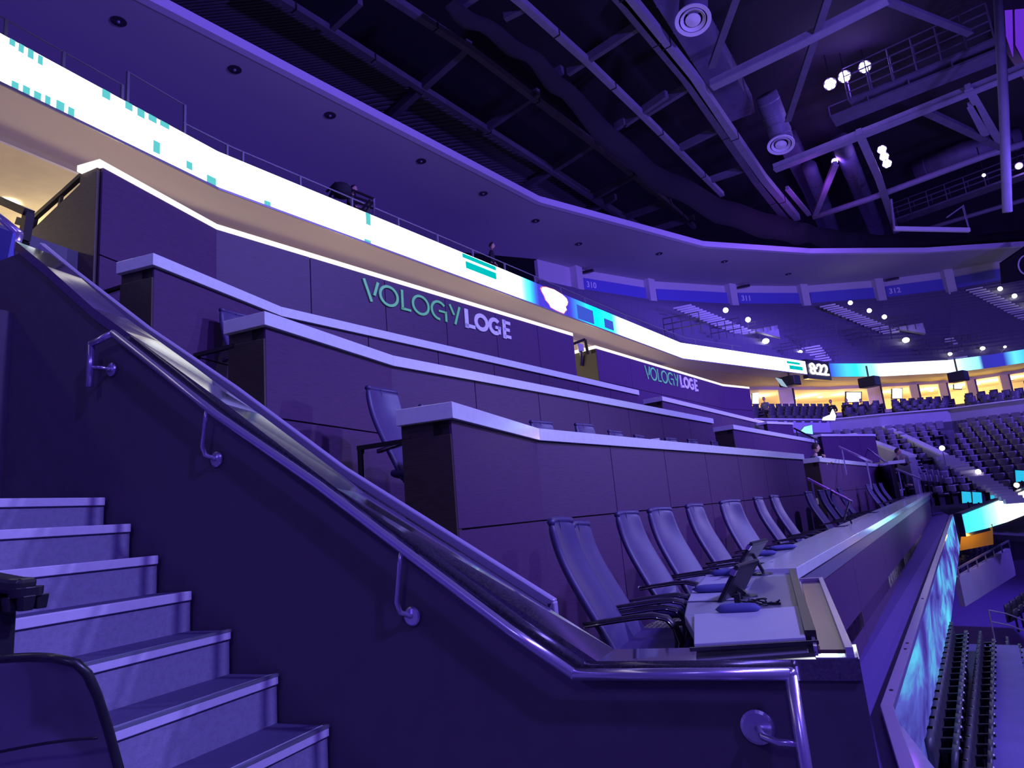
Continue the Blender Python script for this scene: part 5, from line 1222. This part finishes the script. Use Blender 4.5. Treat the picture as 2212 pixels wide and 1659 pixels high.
# arena seats (individual, far): one prototype
def seat_proto(name, label, mname, group):
    t = thing(name, label, 'seat', (0, 0, -50), group=group)
    MB().grid([[(x, .0+.05*abs(x)*2, z) for x in (-.22, -.1, .1, .22)] for z in (.35, .6, .82, .88)]).build('backrest', mname, t, smooth=True, solid=.05)
    MB().grid([[(x, y, .42+z) for x in (-.21, 0, .21)] for y, z in ((-.02, -.02), (-.2, .05), (-.40, .09))]).build('seat', mname, t, smooth=True, solid=.05)
    for s in (-1, 1): MB().box(s*.255-.02, s*.255+.02, -.32, .02, .0, .62).build('armrest', 'plastic', t)
    return t
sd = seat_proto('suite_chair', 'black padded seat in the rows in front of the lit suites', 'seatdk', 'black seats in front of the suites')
first = True
for k in range(5):
    f = (k+.25)/NS*.8
    for i in range(0, len(Fp)-1):
        a, b = sp(i, f), sp(i+1, f); a.z = b.z = ZF-.6+2.9*(k/NS*.8)+.02
        L = (b-a).length; n = int(L/.62)
        for s in range(n):
            if s % 13 == 0: continue
            p = a.lerp(b, (s+.5)/n); ang = math.atan2(b.y-a.y, b.x-a.x)
            if p.x > 12: continue
            if first: sd.location = p; sd.rotation_euler = (0, 0, ang); first = False
            else: dup(sd, p, ang)
# ================================================================== lower bowl on the far side
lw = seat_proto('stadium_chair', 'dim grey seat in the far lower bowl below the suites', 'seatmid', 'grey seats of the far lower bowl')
first = True; NL = 12; cnt = 0
LWS = .78
def lp(i, k, zo=0):
    p = Fp[i]
    return Vector((p.x-.04*k, p.y-1.0-.72*k, 2.15-.275*k+zo))
m = MB(); bs = MB()
for k in range(NL-1, -1, -1):
    for i in range(2, len(Fp)-1):
        a, b = lp(i, k), lp(i+1, k); c, d = lp(i+1, k-1), lp(i, k-1)
        m.hexa([(a.x, a.y, -3), (b.x, b.y, -3), (c.x, c.y, -3), (d.x, d.y, -3), a, b, (c.x, c.y, b.z), (d.x, d.y, a.z)])
        L = (b-a).length; n = int(L/.44); ang = math.atan2(b.y-a.y, b.x-a.x)
        for s in range(n):
            u = (s+.5)/n; p = a.lerp(b, u)+Vector((0, .3, 0))
            g = p.x*.9+k*.25
            if (g+1) % 6.3 < .8 or p.x > 12.2: continue
            cnt += 1
            if cnt > 200:
                e = (b-a).normalized()*.17; bs.hexa([p-e+Vector((0, 0, .3)), p+e+Vector((0, 0, .3)), p+e+Vector((0, .05, .3)), p-e+Vector((0, .05, .3)), p-e+Vector((0, 0, .66)), p+e+Vector((0, 0, .66)), p+e+Vector((0, .06, .66)), p-e+Vector((0, .06, .66))]); continue
            if first: lw.location = p; lw.rotation_euler = (0, 0, ang); lw.scale = (LWS,)*3; first = False
            else: dup(lw, p, ang)
o = bs.build('upper_rows_of_seats', 'seatmid'); tag(o, 'remaining small grey seats in the back rows of the far lower bowl', 'seats', kind='stuff')
struct('floor_lower_tier', m, 'tier')
def bslab(a, b, zl, label, t_=.25):
    t = thing('section_wall', label, 'wall', tuple(b)); q = [(a.x, a.y), (b.x, b.y)]
    rel(t, MB().slab(q[0], q[1], t_, zl, a.z-.05, zl, b.z-.05)).build('wall_body', 'bowlwall', t)
    rel(t, MB().slab(q[0], q[1], t_+.06, a.z-.05, a.z+.03, b.z-.05, b.z+.03)).build('cap', 'white', t)
bslab(atD(1888, 914, 33.5), atD(2032, 984, 27), -1.5, 'slanting violet section wall below the suites, longest one')
bslab(atD(2095, 900, 33.5), atD(2212, 945, 29), -1, 'slanting violet section wall at the right edge')
bslab(atD(1832, 938, 30), atD(1962, 986, 25), -1, 'short slanting section wall behind the leaning man')
t = thing('stair_aisle', 'pale concrete steps with small lights cutting through the lower bowl seats', 'stairs', tuple(atD(2035, 965, 27)))
for k in range(16):
    f = k/15; p = atD(2042+150*f, 985+92*f, 25-4.5*f); rel(t, MB().box(p.x-.28, p.x+.28, p.y-.18, p.y+.18, p.z-.14, p.z)).build('step', 'nosing', t)
for x, y in ((2035, 968), (2113, 1019), (2196, 1048)):
    p = atD(x, y, 23); l = thing('aisle_light', 'small round light beside the lower bowl steps', 'light', tuple(p), group='lights beside the lower bowl steps'); MB().ball((0, 0, 0), .085).build('globe', 'lampwhite', l); MB().bar([(0, 0, 0), (0, 0.02, -.6)], .03, .03).build('stem', 'rail', l)
# near group of pale seats right of the loge
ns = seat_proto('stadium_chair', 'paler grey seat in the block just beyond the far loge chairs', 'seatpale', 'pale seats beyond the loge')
first = True
for r_ in range(3):
    for s in range(8):
        p = atD(1942+12.5*s+r_*9, 1000+r_*12+s*1.2, 27.5-r_*1.0); p.z -= .85
        if first: ns.location = p; ns.rotation_euler = (0, 0, -.7); first = False
        else: dup(ns, p, -.7)
a, b = atD(1935, 1020, 28), atD(2060, 1040, 25); struct('floor_near_block', MB().prism([a+Vector((-1, 1, -1.1)), b+Vector((1, 1, -1.2)), b+Vector((2.5, -1, -2.2)), a+Vector((0, -3, -2.2))], (0, 0, -.2)), 'tier')
# small cyan screens on the press tables at right
for x, y, l in ((2089, 1075, 'first of the small cyan monitors beyond the front row end'), (2112, 1076, 'second of the small cyan monitors beyond the front row end'), (2150, 1066, 'third small cyan monitor beyond the front row end'), (2205, 1029, 'cyan monitor at the right edge above the light board')):
    p = atD(x, y, 24); t = thing('press_monitor', l, 'monitor', tuple(p)); q = [p+RT*a_+UP*b_ for a_, b_ in ((-.16, -.2), (.17, -.17), (.13, .2), (-.19, .22))]
    rel(t, MB().prism([p+(c-p)*1.12+FW*.02 for c in q], FW*.06)).build('casing', 'plastic', t); rel(t, MB().prism(q, FW*.015)).build('screen', 'screenc', t)
    rel(t, MB().bar([p+Vector((0, .04, -.15)), p+Vector((0, .04, -.5))], .05, .05)).build('stand', 'plastic', t)
# far end of the lower light board
fl = thing('light_board', 'bright curving light board at the right edge below the small cyan monitors', 'screen', tuple(atD(2090, 1140, 21)))
tpx = [(2078, 1112), (2120, 1096), (2165, 1078), (2240, 1050)]; bpx = [(2092, 1152), (2125, 1142), (2165, 1128), (2240, 1098)]
P_ = [atD(x, y, 21+i*.5) for i, (x, y) in enumerate(tpx)]; zb_ = []
for i, (x, y) in enumerate(bpx):
    p = P_[i]; d = ray(x, y); q = d*(p.xy.length/d.xy.length); zb_.append(q.z)
M['led3'] = led('far_board_content', [(0, (.03, .35, .8)), (.25, (.05, .6, .9)), (.45, (.3, .8, 1)), (.6, (.9, .97, 1)), (.8, (1, 1, 1)), (1, (.9, .95, 1))], 2.6)
ledstrip(fl, 'screen', [tuple(p.xy) for p in P_], zb_, [p.z for p in P_], M['led3'])
m = MB()
for i in range(3): m.slab(P_[i].xy, P_[i+1].xy, .2, zb_[i]-.1, P_[i].z+.05, zb_[i+1]-.1, P_[i+1].z+.05)
for v in m.v: v.y += .06
rel(fl, m).build('housing', 'darksteel', fl)
# ================================================================== lower bowl, near right: rows running away below the light board
nsd = thing('folding_chair', 'black folding seat in the long rows seen from above at lower right', 'seat', (0, 0, -50), group='black folding seats of the near lower bowl')
MB().grid([[(x, .03+.08*abs(x), z) for x in (-.2, -.1, .1, .2)] for z in (.32, .5, .68, .78)]).build('backrest', 'seatdk', nsd, smooth=True, solid=.045)
MB().grid([[(x, y, z) for x in (-.18, 0, .18)] for y, z in ((-.02, .36), (-.10, .50), (-.13, .66))]).build('folded_seat', 'seatdk', nsd, smooth=True, solid=.045)
MB().bar([(.25, .06, .56), (.25, -.16, .58)], .045, .03).bar([(.25, -.02, .56), (.25, -.02, 0)], .03, .05).build('armrest', 'plastic', nsd)
MB().lathe([(0, .012), (.026, .012), (.026, 0)], (.25, -.13, .592), None, 10).build('number_disc', 'signwhite', nsd)
ROWS = [((2022, 1556), (2060, 1345), 2.95, 17, 'row_a'), ((2101, 1575), (2122, 1365), 3.4, 16, 'b'), ((2180, 1596), (2180, 1377), 3.85, 15, 'c')]
first = True
lm = MB(); dirs = None
for (a, b, z, n, nm_) in ROWS:
    A0, B0 = atZ(*a, -z+.8), atZ(*b, -z+.8); d = (B0-A0); ang = math.atan2(d.y, d.x); dirs = d.normalized()
    for s in range(-4 if nm_ != 'row_a' else -1, n):
        p = A0+d*(s/(n-1)); p.z = -z
        if first: nsd.location = p; nsd.rotation_euler = (0, 0, ang); first = False
        else: dup(nsd, p, ang)
    nrm = Vector((dirs.y, -dirs.x, 0))
    a_, b_ = A0-d*.7-nrm*.25, B0+d*.5-nrm*.25; a_.z = b_.z = -z
    lm.prism([a_-nrm*.25, b_-nrm*.25, b_+nrm*1.0, a_+nrm*1.0], (0, 0, -.44))
struct('floor_lower_rows', lm, 'vfloor')
# cross block: purple panel wall, seats before it, orange lit opening
q0, q1 = atD(2072, 1247, 20), atD(2182, 1184, 23); zz = ray(2085, 1300)
t = thing('section_wall', 'bright violet panel wall below the far light board', 'wall', (q0.x, q0.y, q0.z-1))
rel(t, MB().slab(q0.xy, q1.xy, .15, q0.z-.85, q0.z, q1.z-.9, q1.z)).build('wall_body', 'bowlwall', t)
rel(t, MB().bar([q0+Vector((0, 0, .25)), q1+Vector((0, 0, .25))], .05, .05)).build('rail', 'rail', t)
for k in range(7):
    p = q0.lerp(q1, k/6); rel(t, MB().bar([p, p+Vector((0, 0, .25))], .04, .04)).build('post', 'rail', t)
ang = math.atan2(q1.y-q0.y, q1.x-q0.x)
for r_ in range(3):
    for s in range(11):
        p = q0.lerp(q1, s/10)+Vector((.9+.75*r_, -.95-.75*r_, -1.45-.35*r_)); dup(nsd, p, ang, 'black folding seat in the short rows before the violet panel wall', 'folding seats before the violet panel wall')
for s in range(9):
    p = q0.lerp(q1, s/9)+Vector((-.3, .8, -.35)); dup(nsd, p, ang, 'black folding seat in the row behind the violet panel wall', 'folding seats behind the violet panel wall')
t = thing('lit_opening', 'orange lit block below the bright light board at right', 'opening', tuple(atD(2110, 1160, 26)))
q = [atD(*c, 21.5) for c in ((2072, 1190), (2146, 1176), (2144, 1132), (2078, 1146))]
rel(t, MB().prism(q, FW*.15)).build('wall_piece', mat('orange_wall', (.8, .42, .06), .8), t)
point('opening_lamp', tuple(atD(2110, 1158, 20.9)), 14, (1, .6, .15), .1)
# railings of the lower bowl
for pts, l in ((((2104, 1540), (2160, 1555), (2212, 1570)), 'thin rail crossing the lower right seating, lower one'), (((2135, 1318), (2175, 1326), (2225, 1345)), 'thin rail crossing the lower right seating, upper one')):
    t = thing('bowl_rail', l, 'rail', tuple(atD(*pts[0], 11)))
    for o_ in (0, .28): rel(t, MB().tube([atD(x, y, 11 if pts[0][1] > 1400 else 17)+Vector((0, 0, -o_)) for x, y in pts], .018, 8)).build('rail', 'rail', t)
    p = atD(*pts[0], 11 if pts[0][1] > 1400 else 17); rel(t, MB().tube([p, p+Vector((0, 0, -.9))], .018, 8)).build('post', 'rail', t)
t = thing('aisle_light', 'bright light glowing on the steps between the lower right rows', 'light', tuple(atD(2148, 1405, 15))); MB().ball((0, 0, 0), .06).build('globe', 'lampwhite', t); MB().bar([(0, 0, 0), (0, 0, -.3)], .02, .02).build('stem', 'rail', t)
point('aisle_lamp', tuple(atD(2148, 1400, 14.6)), 12, (1, .95, .95), .05)
struct('floor_event', MB().box(-2, 60, -10, 80, -7.2, -7.0), 'vfloor')
# tv hanging above terrace C
t = thing('television', 'cyan and white television hanging above the third far terrace', 'television', tuple(atD(1745, 932, 25)))
q = [atD(*c, 25) for c in ((1728, 934), (1756, 938), (1754, 918), (1738, 922))]
rel(t, MB().prism([p+FW*.03 for p in q], FW*.08)).build('casing', 'plastic', t); rel(t, MB().prism(q, FW*.02)).build('screen', emis('tv_pic', (.25, .75, .95), 1.6), t)
t = thing('service_item', 'white and cyan glowing bottle display at the suite front rail', 'display', tuple(atD(1793, 900, 29)))
q = [atD(*c, 29) for c in ((1778, 908), (1804, 908), (1806, 898), (1800, 884), (1795, 896), (1780, 902))]
rel(t, MB().prism(q, FW*.1)).build('display_panel', emis('disp', (.85, .9, 1), 2), t)
# ================================================================== people
def skinbody(name, pts, edges, radii, m, parent, sub=1):
    me = bpy.data.meshes.new(name); me.from_pydata(pts, edges, []); me.materials.append(M[m]); o = bpy.data.objects.new(name, me); COL.objects.link(o); o.parent = parent
    md = o.modifiers.new('skin', 'SKIN'); me.skin_vertices or None
    if not me.skin_vertices:
        import bmesh
        bm = bmesh.new(); bm.from_mesh(me); bm.verts.layers.skin.verify(); bm.to_mesh(me); bm.free()
    for i, r in enumerate(radii): me.skin_vertices[0].data[i].radius = (r if isinstance(r, tuple) else (r, r))
    me.skin_vertices[0].data[0].use_root = True
    md.use_smooth_shade = True
    s = o.modifiers.new('sub', 'SUBSURF'); s.levels = sub; s.render_levels = sub
    return o
def head(t, c, face, skin='skin', hairm='hair', s=1.0):
    # head on the neck: ovoid with nose, ears, eyes, mouth ; face = unit vector
    f = Vector(face).normalized(); q = frame((0, 0, 0), (f.cross(Vector((0, 0, 1)))).normalized()); c = Vector(c)
    side = f.cross(Vector((0, 0, 1))).normalized(); upv = side.cross(f)
    m = MB(); rows = []
    for a in range(11):
        th = PI*a/10
        rr = math.sin(th)*(1-.16*max(0, -math.cos(th)))
        rows.append([c+side*(.076*s*rr*math.cos(p))+f*(.095*s*rr*math.sin(p))+upv*(.118*s*math.cos(th)) for p in [2*PI*k/14 for k in range(15)]])
    m.grid(rows)
    m.prism([c+f*.088*s+upv*.02*s-side*.008*s, c+f*.088*s+upv*.02*s+side*.008*s, c+f*.112*s-upv*.022*s+side*.013*s, c+f*.112*s-upv*.022*s-side*.013*s], -f*.03*s)
    for sg in (-1, 1): m.ball(c+side*.078*s*sg-upv*.005, .014*s, .02*s, .03*s, 8, 6)
    h = rel(t, m).build('head', skin, t, smooth=True)
    e = MB()
    for sg in (-1, 1): e.ball(c+side*.03*s*sg+f*.087*s+upv*.012*s, .009*s, n=8, m=6)
    e.bar([c-side*.022*s+f*.09*s-upv*.052*s, c+side*.022*s+f*.09*s-upv*.052*s], .006, .006)
    rel(t, e).build('eyes_and_mouth', 'hair', h)
    m = MB(); rows = []
    for a in range(7):
        th = PI*.62*a/6
        rows.append([c-f*.012*s+upv*.012*s+side*(.084*s*math.sin(th)*math.cos(p))+f*(.10*s*math.sin(th)*math.sin(p)*(1 if math.sin(p) < 0 else max(.0, 1-.5*a/6)))+upv*(.124*s*math.cos(th)+(.05*s*a/6 if math.sin(p) > 0 else 0)) for p in [2*PI*k/14 for k in range(15)]])
    rel(t, m.grid(rows)).build('hair', hairm, t, smooth=True)
def hand(t, c, d, up, m='skin'):
    c = Vector(c); d = Vector(d).normalized(); up = Vector(up).normalized(); s = d.cross(up).normalized()
    o = rel(t, MB().ball(c, .03, .03, .022)).build('palm', m, t, smooth=True)
    for k, L in enumerate((.06, .075, .08, .07)):
        b = c+s*(-.027+.018*k)+d*.02; rel(t, MB().tube([b, b+d*L*.5-up*.005, b+d*L-up*.03], .0085, 6)).build('finger', m, t, smooth=True)
    b = c+s*-.035; rel(t, MB().tube([b, b+d*.03-s*.02, b+d*.055-s*.015], .009, 6)).build('thumb', m, t, smooth=True)
def person(name_label, loc, rz, pose='stand', shirt='shirtgrey', trousers='jeans', heady=None, sc=1.0, hairm='hair'):
    t = thing('person', name_label, 'person', loc, rz)
    if pose == 'stand': hip, kneeL, kneeR, ankL, ankR = (0, 0, .93), (-.1, .02, .5), (.1, .02, .5), (-.11, 0, .08), (.11, 0, .08)
    else: hip, kneeL, kneeR, ankL, ankR = (0, 0, .5), (-.12, .42, .52), (.12, .42, .52), (-.12, .42, .08), (.12, .42, .08)
    hz = hip[2]; lean = {'stand': 0, 'sit': .05, 'lean': .28}[pose]
    ch = (0, lean*.7, hz+.38); nk = (0, lean, hz+.56)
    if pose == 'lean': elL, hL, elR, hR = (-.24, .42, hz+.28), (-.10, .60, hz+.34), (.20, .44, hz+.28), (.05, .48, hz+.50)
    elif pose == 'sit': elL, hL, elR, hR = (-.26, .02, hz+.2), (-.16, .26, hz+.12), (.26, .02, hz+.2), (.16, .26, hz+.12)
    else: elL, hL, elR, hR = (-.27, -.02, hz+.2), (-.24, .14, hz-.02), (.27, -.02, hz+.2), (.24, .14, hz-.02)
    shL, shR = (-.18, ch[1]+.02, ch[2]+.1), (.18, ch[1]+.02, ch[2]+.1)
    P = [hip, (0, lean*.35, hz+.2), ch, nk, (nk[0], nk[1]+.02, nk[2]+.08), shL, elL, hL, shR, elR, hR, (-.09, .02, hz-.03), kneeL, ankL, (ankL[0], ankL[1]+.16, .05), (.09, .02, hz-.03), kneeR, ankR, (ankR[0], ankR[1]+.16, .05)]
    Ed = [(0, 1), (1, 2), (2, 3), (3, 4), (2, 5), (5, 6), (6, 7), (2, 8), (8, 9), (9, 10), (0, 11), (11, 12), (12, 13), (13, 14), (0, 15), (15, 16), (16, 17), (17, 18)]
    Rr = [(.13, .10), (.13, .09), (.15, .10), .055, .05, .06, .042, .028, .06, .042, .028, .085, .058, .04, .035, .085, .058, .04, .035]
    skinbody('body', P, Ed, Rr, 'skin', t, 2)
    e = .018
    Ps = P[:4]+[shL, elL, tuple(Vector(elL).lerp(Vector(hL), .8)), shR, elR, tuple(Vector(elR).lerp(Vector(hR), .8))]
    skinbody('shirt', Ps, [(0, 1), (1, 2), (2, 3), (2, 4), (4, 5), (5, 6), (2, 7), (7, 8), (8, 9)], [(.145, .115), (.15, .11), (.17, .12), .066, .078, .058, .04, .078, .058, .04], shirt, t, 2)
    skinbody('trousers', [hip, P[11], kneeL, P[13], P[15], kneeR, P[17]], [(0, 1), (1, 2), (2, 3), (0, 4), (4, 5), (5, 6)], [(.14, .115), .1, .072, .055, .1, .072, .055], trousers, t, 2)
    hc = (nk[0], nk[1]+.05, nk[2]+.20)
    for nm2, hp, el in (('l', hL, elL), ('r', hR, elR)):
        d = (Vector(hp)-Vector(el)).normalized(); q = t.location.copy(); rr = t.rotation_euler.copy(); t.location = (0, 0, 0); t.rotation_euler = (0, 0, 0); hand(t, Vector(hp)+d*.03, d, (0, .3, 1)); t.location = q; t.rotation_euler = rr
    q = t.location.copy(); rr = t.rotation_euler.copy(); t.location = (0, 0, 0); t.rotation_euler = (0, 0, 0)
    head(t, hc, heady or (0, 1, -.1), hairm=hairm); t.location = q; t.rotation_euler = rr
    return t
# man leaning on his hand at the far counter
p = atD(1748, 968, 17.2); person('man in a grey shirt leaning on his hand at the far white counter', (p.x-.15, p.y+.15, p.z-1.26), -1.25, 'lean', 'shirtgrey')
p = hit(offs(RIB, .6), 1062, 540)[1]; q = p*(1/p.dot(FW)*1); dpt = p.dot(FW); p = atD(1060, 532, dpt); person('person standing behind the ribbon board rail in a dark top', (p.x, p.y, p.z-1.68), -1.2, 'stand', 'shirtblk')
p = hit(offs(RIB, 1.0), 757, 412)[1]; p = atD(757, 411, p.dot(FW)); person('person with dark hair seated above the ribbon, among dark chairs and frames', (p.x, p.y, p.z-1.25), -1.3, 'sit', 'shirtblk')
p = atD(1918, 982, 24); person('dark figure bending near the far loge stair, seen as a silhouette', (p.x, p.y, p.z-1.2), -1.8, 'lean', 'shirtblk')
p = atD(1985, 968, 26)
for x, y, l, d_ in ((1651, 862, 'person in a pale top at the left end of the suites', 40), (1795, 868, 'person seated in the wide lit suite, left of the television', 40), (1829, 866, 'person in front of the left side of the big suite television', 39), (1860, 866, 'person in front of the right side of the big suite television', 39)):
    p = atD(x, y, d_); person(l, (p.x, p.y, p.z-1.27), PI-.3, 'sit', 'shirtblk' if x > 1700 else 'shirtgrey')
# frames beside the camera operator above the ribbon
t = thing('camera_platform', 'dark scaffold frame with a covered camera above the ribbon board', 'platform', tuple(hit(offs(RIB, .7), 740, 430)[1]))
o3 = hit(offs(RIB, .7), 740, 430)[1].dot(FW)
q = lambda x, y: atD(x, y, o3)
for pts in (((705, 415), (725, 395), (760, 410), (808, 430), (808, 465)), ((765, 425), (808, 440)), ((765, 435), (806, 450)), ((725, 398), (712, 425)), ((735, 400), (722, 428)), ((768, 440), (766, 410)), ((790, 458), (806, 436)), ((780, 455), (800, 432))):
    rel(t, MB().bar([q(*c) for c in pts], .05, .05)).build('frame_bar', 'darksteel', t)
rel(t, MB().ball(q(738, 412), .28, .3, .22)).build('covered_camera', 'shirtblk', t, smooth=True)
